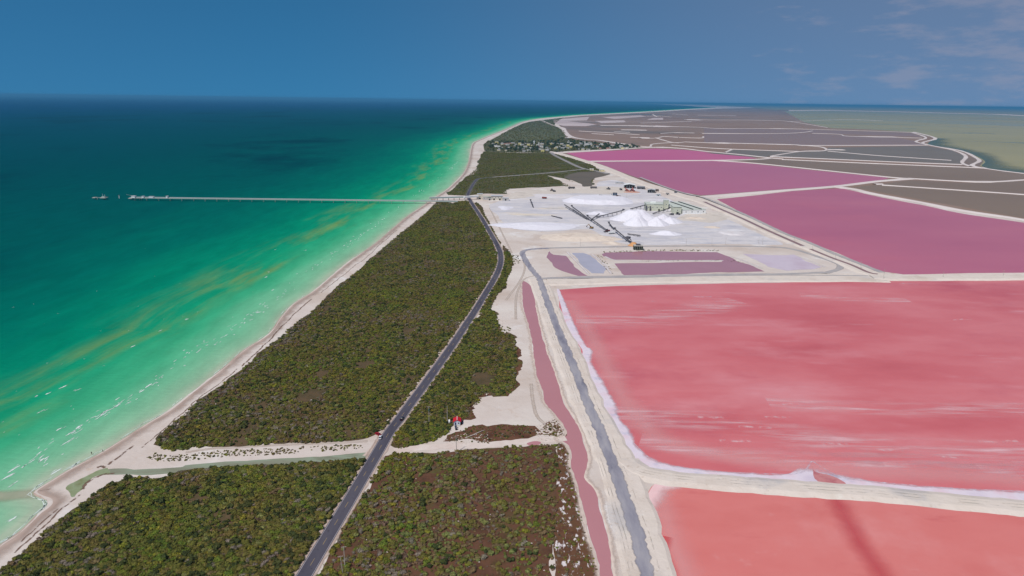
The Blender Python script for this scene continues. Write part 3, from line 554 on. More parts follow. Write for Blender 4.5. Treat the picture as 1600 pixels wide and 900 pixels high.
FAR = [([(1070, 187), (1112, 187.5), (1200, 188), (1234, 190), (1294, 199.5)], 1.2), ([(1012, 186), (1035, 186)], 1.6), ([(1000, 197.5), (1050, 198), (1092, 199), (1125, 201), (1200, 201), (1272, 202.3), (1425, 207)], 1.1),
       ([(1425, 207), (1447, 215), (1431, 221), (1453, 227), (1490, 235), (1509, 244), (1503, 254), (1516, 260)], 2.0), ([(1428, 206.5), (1462, 216), (1441, 224), (1500, 235.5), (1524, 246), (1530, 252), (1519, 259), (1553, 265.5), (1600, 271.5), (1750, 290)], 2.2),
       ([(1031, 209), (1052, 207.5), (1085, 208)], 1.1), ([(1095, 208.5), (1200, 209), (1250, 207.5), (1269, 204.7)], 1.2), ([(1269, 208.5), (1312, 210), (1325, 213), (1400, 214.3)], 1), ([(1403, 215), (1440, 216)], 1.2),
       ([(1000, 216), (1025, 216), (1037, 213.5), (1060, 215)], 1.2), ([(1037, 213.5), (1092, 216), (1099, 213.5)], 1.2), ([(1025, 215.6), (1052, 223), (1070, 222)], 1.6), ([(1070, 222), (1112, 223.5), (1144, 224), (1200, 225.4), (1244, 226.5), (1269, 227.6), (1447, 227)], 1.5),
       ([(1244, 226.6), (1280, 229.5), (1291, 233), (1285, 236), (1250, 237), (1203, 244.5)], 2.0), ([(1050, 227), (1100, 231), (1144, 233.4), (1250, 237)], 1.3), ([(1144, 233.4), (1133, 238.5)], 1.8), ([(1294, 236.5), (1366, 243), (1425, 247), (1487, 251)], 1.0), ([(1203, 245), (1287, 248.5), (1412, 254), (1503, 257.5)], 2.0), ([(1222, 249.5), (1319, 254), (1509, 261.8), (1540, 263)], 1.8), ([(1422, 279.4), (1506, 284), (1553, 284.4), (1600, 281.5), (1700, 274)], 1.8), ([(1378, 289.7), (1487, 297), (1600, 304.7), (1760, 317)], 2.0), ([(1366, 288.5), (1378, 288)], 1.6),
       ([(955, 222), (1000, 228.7), (1016, 229.4), (1020, 225.3), (1050, 223)], 1.4), ([(937, 196), (1023, 197), (1052, 198)], 1.0), ([(1290, 234), (1318, 234.4)], .9), ([(960, 206), (985, 207)], .9), ([(970, 203), (1010, 203.6)], .9), ([(925, 209), (960, 211)], 1.1), ([(985, 214.7), (1015, 215.5)], .9), ([(1000, 192.5), (1060, 190.5), (1080, 190)], .9), ([(985, 182), (1030, 181.5), (1050, 183)], 1.0), ([(1085, 172.5), (1105, 172)], 1.0), ([(1020, 179), (1027, 183)], 2.0), ([(1050, 178), (1075, 180)], 1.0), ([(1090, 180), (1150, 181)], .8), ([(1234, 190), (1320, 187), (1380, 189)], .6), ([(905, 205), (960, 208), (1000, 211)], .8)]
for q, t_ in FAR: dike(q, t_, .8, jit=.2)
sflat = mk('salt_flat', [S(206, 186, 184), S(186, 166, 164), S(214, 198, 194)], .002, stretch=(.3, 1.4), lo=.35, hi=.6)
for q in ([(865, 187), (900, 184), (921, 182.5), (917, 188), (881, 189), (919, 192.6), (932.6, 194.5), (914.6, 197.2), (881, 197), (865, 192.6)], [(940, 183), (1000, 180), (1010, 182), (960, 186)], [(930, 189), (975, 188), (978, 191), (940, 192.5)], [(1020, 184.5), (1036, 184), (1036, 187), (1010, 187.5)], [(1024, 196), (1050, 197.2), (1045, 198.6), (1020, 198.5)]):
    sheet('salt_flat', GL(q), sflat, .60)
    sflat = sflat
ribbon('marl_road', line([(845, 187.5), (863, 195.6), (879, 200), (882, 205), (890, 213), (910, 217.5), (937, 219.7), (975, 226)]), [(-16, 1.3), (16, 1.3)], marlf)
ribbon('marl_road', line([(886, 216), (893, 213.5)]), [(-16, 1.32), (16, 1.32)], marlf)
# long bank past the works, bank round the near pans
LB = [(873, 240), (930, 257), (974, 274.5), (1000, 285), (1040, 299), (1070, 307.5), (1100, 316), (1162, 342), (1225, 371), (1275, 390), (1337, 417), (1375, 432.5)]
dike(LB, 0, 1.0, marl, .8, w=26, top=1.80)
dike([(1360, 433.5), (1393, 434.5), (1463, 434), (1600, 432.5), (1780, 430)], 6, 1.0, marl, .6, top=1.86)
dike([(855, 441), (900, 441), (1000, 438), (1070, 436.5), (1230, 434.5), (1375, 434.5)], 10, .7, marl, .5, top=1.2)
dike([(978, 722), (1005, 740), (1062, 750), (1149, 757), (1230, 763), (1302, 768), (1374, 773), (1461, 782), (1548, 790.5), (1600, 795), (1800, 812)], 0, 1.0, marl, .5, w=8.5, top=1.3)
# marl bank between canal and pans carries the grey haul road
EB = [(840, 437), (848, 455), (866, 505), (884, 545), (897, 580), (915, 625), (936, 668), (955, 706), (972, 747), (985, 790), (998, 835), (1014, 895), (1040, 985)]
dike(EB, 0, .5, marl, .5, w=19, top=1.08)
gry = mk('haul_road_gravel', [S(134, 130, 142), S(156, 152, 160), S(176, 170, 172)], .12, stretch=(1.2, .25), rot=R(-8), detail=8, extra=(S(116, 114, 128), .05, .54, .7, (1.2, .3)))
fade(gry, .70, 1.0, .35, .25, both=True)
HR = [(857, 388.5), (829, 390), (817, 393.5), (817.5, 400), (824, 412), (834, 425.5), (843, 436), (847, 449), (855, 473), (867, 505), (877, 530), (890, 560), (906, 600), (921, 640), (938, 677), (952, 715), (967, 756), (981, 799), (996, 842), (1010, 897), (1036, 985)]
hr = line(HR, n=8)
ribbon('haul_road', line(HR[:7]+[(845, 442)], n=8), [(-3.9, .49), (-1.2, .495), (1.2, .495), (3.9, .49)], gry, jitter=.7)
ribbon('haul_road', line([(843, 437)]+HR[7:], n=8), [(-3.9, 1.19), (-1.2, 1.20), (1.2, 1.20), (3.9, 1.19)], gry, jitter=.7)
rut = mk('wheel_ruts', [S(176, 166, 156), S(192, 182, 170)], .3); fade(rut, .0, .9, .6, .35, both=True, amax=.6, gap=(.06, .46, .62))
hn = sides(line(HR[7:], n=6), 1)
for off_, w_ in ((-6.0, .5), (5.6, .5), (7.4, .4)):
    c_ = [q-n_*off_ for q, n_ in zip(line(HR[7:], n=6), hn)]
    ribbon('wheel_ruts', c_, [(-w_, 1.165), (0, 1.165), (w_, 1.165)], rut, kind='stuff')
D1 = line([(990, 733), (1005, 740), (1062, 750), (1149, 757), (1230, 763), (1302, 768), (1374, 773), (1461, 782), (1548, 790.5), (1600, 795), (1800, 812)], n=6); dn = sides(D1, 1)
for off_, w_ in ((-1.6, .45), (1.2, .5)):
    ribbon('wheel_ruts', [q-n_*off_ for q, n_ in zip(D1, dn)], [(-w_, 1.40), (0, 1.40), (w_, 1.40)], rut, kind='stuff')
RING = [(829, 390), (860, 388), (960, 386), (1000, 385.3), (1100, 384.8), (1200, 386), (1240, 390), (1280, 402), (1308, 412), (1312, 420), (1290, 427), (1230, 429.4), (1100, 430.6), (1000, 433), (900, 434.5), (846, 437)]
lgry = mk('pale_gravel', [S(166, 160, 160), S(186, 178, 174)], .06); fade(lgry, .6, 1.0, .4, .1, both=True)
ribbon('ring_road', line(RING[:11]), [(-4.5, .47), (-1.5, .475), (1.5, .475), (4.5, .47)], lgry, jitter=.6)
ribbon('ring_road', line(RING[10:]), [(-4.5, 1.29), (-1.5, 1.30), (1.5, 1.30), (4.5, 1.29)], lgry, jitter=.6)
ribbon('bank_road', line([(1000, 278), (1040, 293.5), (1075, 304.5), (1100, 310), (1162, 336), (1225, 366), (1262, 380), (1300, 397), (1337, 411.5), (1378, 428)]), [(-5, 1.91), (-1.5, 1.92), (1.5, 1.92), (5, 1.91)], lgry)
ribbon('bank_road', line([(880, 436.5), (1000, 434.7), (1100, 432.5), (1230, 431.4), (1372, 432.5)]), [(-2, 1.33), (-1, 1.33), (1, 1.33), (2, 1.33)], lgry)
dit = mk('ditch_water', [S(160, 124, 116), S(146, 110, 104)], .03, rough=.3)
ribbon('ditch', line([(1100, 316.5), (1130, 330), (1162, 344), (1200, 362), (1254, 386)]), [(-3.4, 1.93), (3.4, 1.93)], dit)
ribbon('ditch', line([(1266, 391), (1300, 405), (1330, 416), (1356, 427.5), (1371, 430.5)]), [(-2.6, 1.935), (2.6, 1.935)], dit)

# ---- salt works yard
yard = mk('salt_yard', [S(174, 174, 184), S(200, 196, 201), S(219, 212, 211), S(188, 184, 190)], .02, stretch=(.5, 1.2), detail=9, nrough=.7, lo=.30, hi=.66, bump=.4, bscale=.3, extra=[(S(226, 212, 194), .011, .57, .70, (.6, 1.3)), (S(234, 230, 232), .022, .56, .66, (.45, 1.4)), (S(150, 152, 164), .03, .60, .72, (.4, 1.6))])
sheet('salt_yard', outline([(768, 320), (780, 345), (800, 357), (860, 362), (920, 358), (945, 371), (975, 380), (1000, 382), (1100, 381), (1200, 383), (1225, 381), (1190, 366), (1150, 346), (1100, 330), (1070, 322), (1040, 308), (1000, 294), (965, 282), (938, 284), (925, 296), (890, 299), (840, 302), (800, 311)], .5, amp=1.5, step=6), yard, .40)
beig = mk('marl_fill', [S(208, 196, 184), S(218, 206, 194), S(200, 188, 176)], .03, detail=8, extra=(S(232, 222, 212), .03, .55, .7))
sheet('marl_fill', outline([(1062, 334), (1090, 333), (1120, 332), (1128, 340), (1110, 348), (1085, 345), (1066, 343)], .5, amp=4, step=4), beig, .41)
sheet('marl_fill', outline([(800, 300), (840, 296), (900, 293), (960, 292), (985, 299), (960, 303), (900, 302), (840, 306), (795, 311)], .5, amp=2, step=6), beig, .415)
pondp = mk('pond_brine', [S(176, 126, 136), S(182, 132, 142)], .02, rough=.2, spec=.15)
pondg = mk('grey_pond', [S(176, 174, 186), S(188, 184, 198)], .03, rough=.4)
pondl = mk('lilac_pond', [S(210, 190, 202), S(216, 200, 210), S(202, 180, 192)], .02, rough=.4)
for q, mt_, z_ in (([(852, 399), (855, 394), (860, 392), (864, 398), (882, 400), (888, 408), (898, 418), (917, 430.5), (904, 430.5), (878, 424), (866, 418), (860, 408)], pondp, .40), ([(892, 394.5), (912, 394.5), (925, 399), (930, 408.5), (945, 420), (943, 427), (925, 426.5), (912.5, 417), (901, 404)], pondg, .41),
                   ([(944, 394), (1000, 392.5), (1070, 394), (1120, 394), (1140, 401), (1150, 408), (1172, 413), (1194, 424), (1160, 425.5), (1060, 427.5), (976, 429.5), (960, 411.5), (1040, 409.5), (1128, 409), (1128, 406.5), (1060, 406.5), (960, 405), (948, 400)], pondp, .42), ([(1158, 396), (1228, 399), (1240, 398), (1256, 408), (1282, 417), (1270, 420.5), (1230, 422.5), (1200, 416.5), (1176, 404)], pondl, .43)):
    sheet('pond', outline(q, .5, sm=False, amp=1.1, step=4), mt_, z_)
cr3 = mk('pond_salt', [S(226, 216, 214), S(210, 198, 194)], .1); fade(cr3, .1, .9, .5, .15, both=True)
for q in ([(945, 401), (962, 407), (1000, 408.5), (1060, 407.5), (1130, 407.5)], [(1140, 401), (1160, 407), (1190, 420)], [(925, 398), (940, 410), (955, 428)], [(886, 394), (896, 404), (910, 418), (920, 429)], [(1245, 400), (1275, 412), (1290, 418)]):
    ribbon('pond_salt', line(q), [(-3, .46), (-1, .46), (1, .46), (3, .46)], cr3)

# ---- air
hz = MB().box(-3.9e5, 3.9e5, -1500, 3.9e5, -1.5, 215).build('haze', None)
tag(hz, kind='stuff')
hm = bpy.data.materials.new('haze'); hm.use_nodes = True; N, L = hm.node_tree.nodes, hm.node_tree.links
N.remove(N['Principled BSDF']); pv = N.new('ShaderNodeVolumePrincipled'); L.new(pv.outputs[0], N['Material Output'].inputs['Volume'])
pv.inputs['Color'].default_value = HAZE_COL; pv.inputs['Density'].default_value = HAZE_D; pv.inputs['Anisotropy'].default_value = 0.0
hz.data.materials.append(hm)
# ================================================================== OBJECTS
def M(name, r, g, b, rough=.7, metal=0, spec=.3, var=.12, sc=.6):
    c = S(r, g, b); d = tuple(x*(1-var) for x in c[:3])+(1,)
    return MATS.get(name) or mk(name, [d, c], sc, rough=rough, metal=metal, spec=spec)
rust = M('dark_steel', 98, 94, 98, .6); galv = M('galvanised', 176, 180, 178, .5, .3); conc = M('concrete', 190, 186, 176, .9)
wood_ = M('pole_timber', 186, 176, 164, .9); glass = M('dark_glass', 22, 24, 30, .12, 0, .6); rubber = M('rubber', 30, 30, 32, .9)
whitep = M('white_paint', 242, 242, 240, .6, var=.04); palegreen = M('pale_green_sheet', 206, 208, 188, .6); greenroof = M('green_roof_sheet', 214, 218, 206, .55)
redp_ = M('red_paint', 196, 40, 44, .5); yellowp = M('yellow_paint', 196, 150, 60, .6); greyroof = M('grey_roof_sheet', 206, 206, 208, .5)
dark = M('dark_void', 34, 32, 34, .9); rubble = M('rubble', 206, 192, 182, .95)
def pxm(p): return FOC/((Vector(p)-Vector((0, 0, HGT))).dot(cF))

# ---- cars
def car(label, loc, rz, body, kind='hatch'):
    c = empty('car', loc, rz); tag(c, label, 'car')
    low = [(-2.2, .35), (2.15, .35), (2.25, .6), (2.15, .86), (1.15, 1.0), (-1.9, 1.02), (-2.25, .92), (-2.28, .55)]
    b = MB()
    for s0, s1, ins in ((-.88, .88, 0),): b.prism([(p[0], p[1]) for p in low], -.88, .88, 'x')
    b.build('body', body, c)
    cab = [(-1.95, 1.0), (1.0, 1.0), (.35, 1.48), (-1.35, 1.5)]
    g = MB(); v = []
    for s in (-1, 1):
        for y, z in cab: v.append((s*(.82 if z < 1.1 else .66), y, z))
    g.add(v, [(0, 1, 2, 3), (7, 6, 5, 4), (0, 4, 5, 1), (1, 5, 6, 2), (2, 6, 7, 3), (3, 7, 4, 0)]); g.build('cabin_glass', glass, c)
    MB().box(-.67, .67, -1.36, .36, 1.485, 1.53, .04).build('roof_panel', body, c)
    for s in (-1, 1):
        for y in (-1.35, 1.35):
            w = MB().tube((s*.72, y, .33), (s*.92, y, .33), .33, n=12).build('wheel', rubber, c)
            MB().tube((s*.90, y, .33), (s*.935, y, .33), .19, n=8).build('rim', galv, w)
        MB().box(s*.62-.2, s*.62+.2, 2.15, 2.24, .62, .76).build('headlight', whitep, c)
        MB().box(s*.66-.16, s*.66+.16, -2.31, -2.24, .72, .9).build('tail_light', redp_, c)
    return c
def heading(i0, i1):
    a, b = G(*i0), G(*i1); d = b-a; return math.atan2(-d.x, d.y)
hd = heading((607.5, 677.5), (641, 632))
car('black car driving away along the asphalt road', G(628.3, 655.5, .47), hd, M('black_lacquer', 22, 22, 28, .25, 0, .5))
car('red car parked on the sandy lay-by beside the white car', G(590.5, 679.5, .40), hd+R(58), M('red_lacquer', 168, 18, 34, .3, 0, .5))
car('white car parked on the sandy lay-by at the road edge', G(594.2, 684.6, .41), hd+R(12), M('white_lacquer', 226, 226, 228, .3, 0, .5))

# ---- hut with red roof
h = empty('hut', G(714.2, 664.5, .385), R(4)); tag(h, 'small white hut with a red gable roof beside the white sand clearing', 'hut')
wm = M('hut_wall', 214, 216, 226, .8); rm = M('hut_roof', 206, 30, 42, .6)
MB().prism([(-2.0, 0), (2.0, 0), (2.0, 2.7), (0, 3.7), (-2.0, 2.7)], 0, 4.6, 'y').build('wall', wm, h)
r_ = MB()
for s in (-1, 1):
    p = [(0, 3.95), (s*2.6, 2.62), (s*2.6, 2.46), (0, 3.75)]
    r_.prism(p, -.45, 5.0, 'y')
ro = r_.build('roof', rm, h); MB().box(-.13, .13, -.5, 5.05, 3.9, 4.02).build('ridge_cap', whitep, ro)
MB().box(-1.5, -.5, -.05, .02, 0, 2.0).build('door', M('blue_door', 52, 66, 104, .6), h)
MB().box(.6, 1.4, -.05, .02, 1.0, 1.9).build('window', glass, h)
MB().box(-2.1, 2.1, -1.6, 0, 0, .25).build('porch_step', conc, h)
# near-black box put in for the hut's cast shadow
MB().box(2.02, 3.1, 1.4, 4.3, 0, 2.0).build('shadow_box', M('shadow_dark', 60, 58, 66, .8), h)
t = empty('water_tank', G(702.2, 661.8, .385)); tag(t, 'narrow white upright tank left of the red-roofed hut', 'tank')
MB().tube((0, 0, 0), (0, 0, 2.6), .55, n=14).build('shell', whitep, t, True); MB().tube((0, 0, 2.6), (0, 0, 2.9), .5, .12, n=14).build('lid', whitep, t)
t = empty('barrel', G(712.2, 669.3, .385)); tag(t, 'dark blue upright drum in front of the red-roofed hut', 'barrel')
MB().tube((0, 0, 0), (0, 0, 1.9), .62, n=12).build('shell', M('blue_drum', 44, 62, 96, .5), t); MB().tube((0, 0, 1.9), (0, 0, 2.0), .66, n=12).build('rim', rust, t)
t = empty('barrel', G(713.0, 671.6, .385)); tag(t, 'black squat drum in front of the dark blue drum', 'barrel')
MB().tube((0, 0, 0), (0, 0, 1.2), .7, n=12).build('shell', rubber, t); MB().tube((0, 0, 1.2), (0, 0, 1.3), .74, n=12).build('rim', rust, t)

# ---- utility poles
def pole(px, py, hgt, label, arms=1, lean=0, tr=False, r=.16, grp=None):
    p = empty('utility_pole', G(px, py, .38), R(12)); p.rotation_euler.y = R(lean); tag(p, label, 'utility pole', grp)
    MB().tube((0, 0, 0), (0, 0, hgt), r, r*.7, n=8).build('shaft', wood_, p)
    for i in range(arms):
        z = hgt-.35-i*1.1; a = MB().bar((-1.1, .16, z), (1.1, .16, z), .14, .16).build('crossarm', wood_, p)
        for x in (-1, -.35, .35, 1): MB().tube((x, .16, z+.08), (x, .16, z+.3), .06, .04, n=6).build('insulator', conc, a)
    if tr:
        MB().tube((.0, -.45, hgt-2.6), (0, -.45, hgt-1.5), .32, n=10).build('transformer', M('teal_steel', 70, 110, 112, .5), p)
    return p
pole(539, 886, 10.5, 'tall concrete utility pole with crossarm right of the road at the bottom of the picture', 1, r=.2)
pole(535.5, 895, 8.6, 'shorter leaning pole just left of the tall one at the bottom of the picture', 1, -4, r=.15)
pole(699, 660, 11.5, 'pale utility pole standing left of the red-roofed hut', 0, r=.2)
pole(713.5, 706, 10.5, 'utility pole beside the sand track below the red-roofed hut', 1, -2, r=.2)
pole(670.5, 661, 11.5, 'utility pole with a teal transformer in the scrub between road and hut', 1, tr=True, r=.18)
for i, (x, y, hh, lb) in enumerate([(747.5, 297, 12, 'thin utility pole in the scrub beyond the conveyor bridge'), (771, 297, 12, 'thin utility pole in the scrub behind the shiploader buildings'), (907, 385, 11, 'utility pole beside the marl ring road below the beige mound'), (1072, 384, 10, 'utility pole on the ring road below the salt cones'), (1112, 383.5, 10, 'utility pole on the ring road left of the round salt patch'), (1133.5, 382.5, 10, 'utility pole on the ring road below the round salt patch'), (1185, 381, 10, 'left pole of the close pair at the corner of the salt yard'), (1191, 382.5, 10, 'right pole of the close pair at the corner of the salt yard'),
        (1240.5, 378.5, 10, 'farthest utility pole on the long bank beside the magenta pan'), (1269, 392, 10, 'utility pole at the gap in the ditch on the long bank'), (1304.5, 406.5, 10, 'utility pole midway along the lower ditch on the long bank'), (1344.5, 420.5, 10, 'utility pole near the lower end of the ditch on the long bank'), (1380, 437, 13, 'tall pole where the long bank meets the near rose pan'), (1473, 434.5, 8, 'utility pole on the bank between magenta and rose pans, left one'), (1567, 432.5, 8, 'utility pole on the bank between magenta and rose pans, right one'), (979, 308.5, 14, 'tall mast standing behind the flat salt pile')]):
    pole(x, y, hh, lb, 1 if i > 1 else 0, r=.17)

# ---- pier with conveyor
pA, pB = G(207, 313, 0), G(668, 318.5, 0)
axis = (pB-pA); plen = axis.length; pz = math.atan2(axis.y, axis.x)
pier = empty('loading_pier', pA, pz); tag(pier, 'long pale conveyor pier running from the beach far out to sea', 'pier')
DZ = 5.0; steel = M('pier_steel', 168, 186, 180, .6)
MB().box(0, plen+60, -2.2, 2.2, DZ-.5, DZ).build('deck', conc, pier)
MB().box(8, plen+60, -1.2, 1.2, DZ+.05, DZ+1.6).build('conveyor_gallery', steel, pier)
pl = MB().prism([(-1.5, DZ+1.62), (1.5, DZ+1.62), (0, DZ+2.0)], 8, plen+60, 'x').build('gallery_roof', greyroof, pier)
bent = None
n_b = 26
for i in range(n_b):
    x = 6+i*(plen-8)/(n_b-1)
    for s in (-1, 1):
        MB().tube((x, s*1.9, -1), (x, s*1.7, DZ-.5), .26, n=6).build('pile', conc, pier)
    MB().box(x-.4, x+.4, -2.4, 2.4, DZ-1.0, DZ-.52).build('cap_beam', conc, pier)
for x, w, hh in ((0, 7, 5), (34, 9, 3.8), (68, 3, 5.5), (20, 4, 4.2)):
    q = MB().box(x, x+w, -2.6, 2.6, DZ+.02, DZ+hh*.75).build('drive_house', whitep, pier); MB().box(x-.4, x+w+.4, -3, 3, DZ+hh*.75+.01, DZ+hh*.75+.5).build('house_roof', greyroof, q)
MB().bar((2, 0, DZ+4), (-7, -6, DZ+7), .8).build('loading_boom', steel, pier)
def platform(x, y, label, parts):
    p = empty('mooring_platform', G(x, y, 0)); tag(p, label, 'platform')
    for x0, x1, y0, y1, z0, z1, nm in parts:
        MB().box(x0, x1, y0, y1, z0, z1).build(nm, conc if nm in ('pile_cap', 'walkway') else steel, p)
    for x0 in (-9, -4, 9, 13):
        MB().tube((x0, 0, -1), (x0, 0, 3.2), .6, n=6).build('pile', conc, p)
    for x0 in (-8.5, 10): MB().tube((x0, 0, 4), (x0, 0, 5.2), .5, n=8).build('bollard', rust, p)
    return p
platform(155.5, 311.5, 'isolated mooring platform farthest out to sea', [(-12, -6, -4, 4, 3, 4, 'pile_cap'), (-6, 4, -.8, .8, 3.4, 3.8, 'walkway'), (4, 15, -5, 5, 3, 4.2, 'pile_cap'), (6, 12, -3, 3, 4.25, 6, 'winch_house'), (7, 7.6, -.3, .3, 6, 11, 'mast'), (11, 11.6, -.3, .3, 6, 10, 'mast')])
platform(211, 312.5, 'mooring platform beside the seaward end of the pier', [(-11, -3, -4, 4, 3, 4.2, 'pile_cap'), (-3, 7, -.8, .8, 3.4, 3.8, 'walkway'), (7, 12, -4, 4, 3, 4.1, 'pile_cap'), (-9, -5, -2, 2, 4.25, 5.6, 'winch_house')])
nb = empty('navigation_marker', G(186.5, 310, 0)); tag(nb, 'thin white navigation marker standing in the sea beyond the pier', 'marker')
MB().tube((0, 0, -1), (0, 0, 6), .7, .5, n=8).build('post', whitep, nb); MB().tube((0, 0, 6), (0, 0, 7), .9, .2, n=8).build('lantern', M('buoy_red', 150, 60, 50), nb)
# landward gallery and bridge over the road
gA, gB = G(690, 313.6, 0), G(731, 312.4, 0)
g = empty('conveyor_gallery', gA, math.atan2((gB-gA).y, (gB-gA).x)); tag(g, 'grey conveyor gallery on trestles crossing the dune to the road', 'conveyor')
Lg = (gB-gA).length
MB().box(-25, Lg, -1.6, 1.6, 5, 7.6).build('gallery', steel, g); MB().prism([(-2, 7.65), (2, 7.65), (0, 8.3)], -25, Lg, 'x').build('roof', greyroof, g)
for i in range(7):
    x = -20+i*(Lg+14)/6; t_ = MB().bar((x, -2.2, 0), (x, -1.2, 4.98), .5).bar((x, 2.2, 0), (x, 1.2, 4.98), .5).build('trestle', M('rusty_steel', 130, 96, 86), g)
sheet('sand_strip', outline([(682, 315), (700, 313.5), (730, 313), (745, 312), (745, 316), (726, 316.3), (700, 317.5), (676, 320)], .5, amp=1, step=5), sand, .395)
bA, bB = G(727, 313.5, 0), G(746, 312, 0)
br = empty('conveyor_bridge', bA, math.atan2((bB-bA).y, (bB-bA).x)); tag(br, 'white conveyor bridge spanning the asphalt road', 'bridge'); Lb = (bB-bA).length
MB().box(-3, Lb+2, -2, 2, 5.6, 8.8).build('span', whitep, br); MB().prism([(-2.3, 8.85), (2.3, 8.85), (0, 9.4)], -3, Lb+2, 'x').build('roof', whitep, br)
for x in (-1.5, Lb): MB().box(x-.7, x+.7, -1.8, 1.8, 0, 5.58).build('pier_column', conc, br)

# ---- buildings
def building(name, px, py, w, d, hgt, rz, label, wallm, roofm, roof='flat', windows=0, doors=0, cat='building', rise=None, parts=()):
    b = empty(name, G(px, py, .40), rz); tag(b, label, cat)
    if roof == 'gable':
        rs = rise or w*.16
        MB().prism([(-w/2, 0), (w/2, 0), (w/2, hgt), (0, hgt+rs), (-w/2, hgt)], 0, d, 'y').build('wall', wallm, b)
        r = MB()
        for s in (-1, 1): r.prism([(0, hgt+rs+.45), (s*(w/2+.6), hgt+.12), (s*(w/2+.6), hgt-.05), (0, hgt+rs+.1)], -.6, d+.6, 'y')
        r.build('roof', roofm, b)
    elif roof == 'gablex':
        rs = rise or d*.16
        MB().prism([(0, 0), (d, 0), (d, hgt), (d/2, hgt+rs), (0, hgt)], -w/2, w/2, 'x').build('wall', wallm, b)
        r = MB()
        for s, e in ((-.6, d/2), (d+.6, d/2)): r.prism([(e, hgt+rs+.45), (s, hgt+.12), (s, hgt-.05), (e, hgt+rs+.1)], -w/2-.6, w/2+.6, 'x')
        r.build('roof', roofm, b)
    else:
        MB().box(-w/2, w/2, 0, d, 0, hgt).build('wall', wallm, b); MB().box(-w/2-.4, w/2+.4, -.4, d+.4, hgt+.01, hgt+.55).build('roof', roofm, b)
    for i in range(windows):
        x = -w/2+(i+.5)*w/windows
        f = MB().box(x-1.1, x+1.1, -.09, -.01, hgt*.48, hgt*.48+1.8).build('window', whitep, b); MB().box(x-.9, x+.9, -.13, -.1, hgt*.48+.2, hgt*.48+1.6).build('pane', glass, f)
    for i in range(doors):
        x = -w/2+(i+.5)*w/doors
        MB().box(x-1.5, x+1.5, -.10, -.01, 0, min(3.6, hgt*.6)).build('door', dark, b)
    for nm, m_, bx in parts: MB().box(*bx).build(nm, m_, b)
    return b
cream = M('cream_wall', 214, 206, 190, .8); gw = M('grey_wall', 196, 192, 188, .8)
building('transfer_tower', 750, 311.5, 11, 9, 11, R(3), 'square pale transfer tower at the landward end of the conveyor bridge', cream, greyroof, windows=1, doors=1, cat='tower')
building('plant_office', 759, 312.5, 11, 10, 6.5, R(3), 'low pale building between the transfer tower and the long workshop', gw, palegreen, windows=2, cat='building')
building('plant_office', 765, 312.8, 6, 8, 5.5, R(3), 'small green-roofed shelter beside the long workshop', gw, M('dull_green_roof', 96, 120, 104), doors=1, cat='shelter')
building('workshop', 776.5, 312.8, 24, 14, 8.5, R(3), 'long pale workshop with a flat grey roof beside the conveyor bridge', cream, greyroof, windows=4, doors=2, cat='workshop', parts=(('dark_band', rust, (-12.1, 12.1, -.18, -.02, 6.9, 7.7)),))
building('plant_office', 790, 313.5, 13, 9, 5, R(3), 'low shed at the right end of the long workshop', gw, greyroof, windows=1, doors=1, cat='shed')
# pale green plant
building('wash_plant', 1023, 329.5, 32, 30, 12.5, R(-2), 'pale green wash plant with a flat roof behind the salt cones', palegreen, greenroof, windows=4, doors=2, cat='factory', parts=(('parapet', M('dark_green_trim', 110, 116, 98), (-2, 16.2, -.3, -.05, 11.9, 12.7)), ('roof_house', whitep, (-6, 4, 16, 22, 13.1, 16)), ('silo_base', rust, (-17.4, -15.2, -2, 0, 0, 10)), ('silo_base', rust, (-10, -8, -2, 0, 0, 9))))
building('plant_tower', 1040.5, 327, 9, 9, 17, R(-2), 'narrow pale green tower between the wash plant and the warehouse', palegreen, greenroof, windows=1, cat='tower')
building('packing_house', 1058, 334.2, 15, 26, 12.5, R(-2), 'boxy pale green packing house at the left end of the white warehouse', palegreen, greenroof, doors=1, windows=1, cat='building', parts=(('parapet', M('dark_green_trim', 110, 116, 98), (-7.6, 7.6, -.5, -.42, 12, 12.6)),))
wh = building('warehouse', 1085, 334, 46, 104, 7.2, R(-11), 'large white-walled warehouse with pale green roof sheets', whitep, greenroof, 'flat', cat='warehouse')
wh.rotation_euler.z = R(12)
for x in (-17, -5, 7, 18): MB().box(x-.7, x+.7, -.12, -.02, 2.6, 4.6).build('window', glass, wh)
for x in (-3, 14): MB().box(x-1.0, x+1.4, 2, 100, 7.9, 8.7).build('ridge_shade', M('ridge_shade_dark', 44, 44, 52), wh)  # dark strips: shadow in the gaps between roof ridges, put into the colour
building('open_shed', 983.5, 294.2, 26, 22, 7.5, R(-8), 'white-roofed open shed with a dark front, farthest of the sheds', dark, whitep, 'gable', doors=0, cat='shed', rise=2.2, parts=tuple(('column', galv, (x-.3, x+.3, -.5, -.03, 0, 7)) for x in (-12, -6, 0, 6, 12)))
building('lean_to', 1001, 295.5, 18, 14, 5, R(-14), 'dark low lean-to right of the white-roofed open shed', M('lean_wall', 96, 94, 98), M('lean_roof', 150, 152, 156), doors=2, cat='shed')
building('open_shed', 1017.5, 301.2, 17, 16, 6, R(-14), 'pale roofed shed with dark bays near the long bank', dark, greyroof, 'gable', cat='shed', rise=1.6, parts=tuple(('column', galv, (x-.3, x+.3, -.5, -.03, 0, 5.6)) for x in (-8, -4, 0, 4, 8)))
building('store', 1026, 299, 8, 8, 4, R(-14), 'small brown store right behind the pale roofed shed', M('brown_wall', 128, 112, 104), M('brown_roof', 120, 108, 102), doors=1, cat='store')
building('store', 968, 287.5, 20, 10, 4, R(-6), 'pale low store left of the white-roofed open shed', gw, greyroof, windows=2, cat='store')
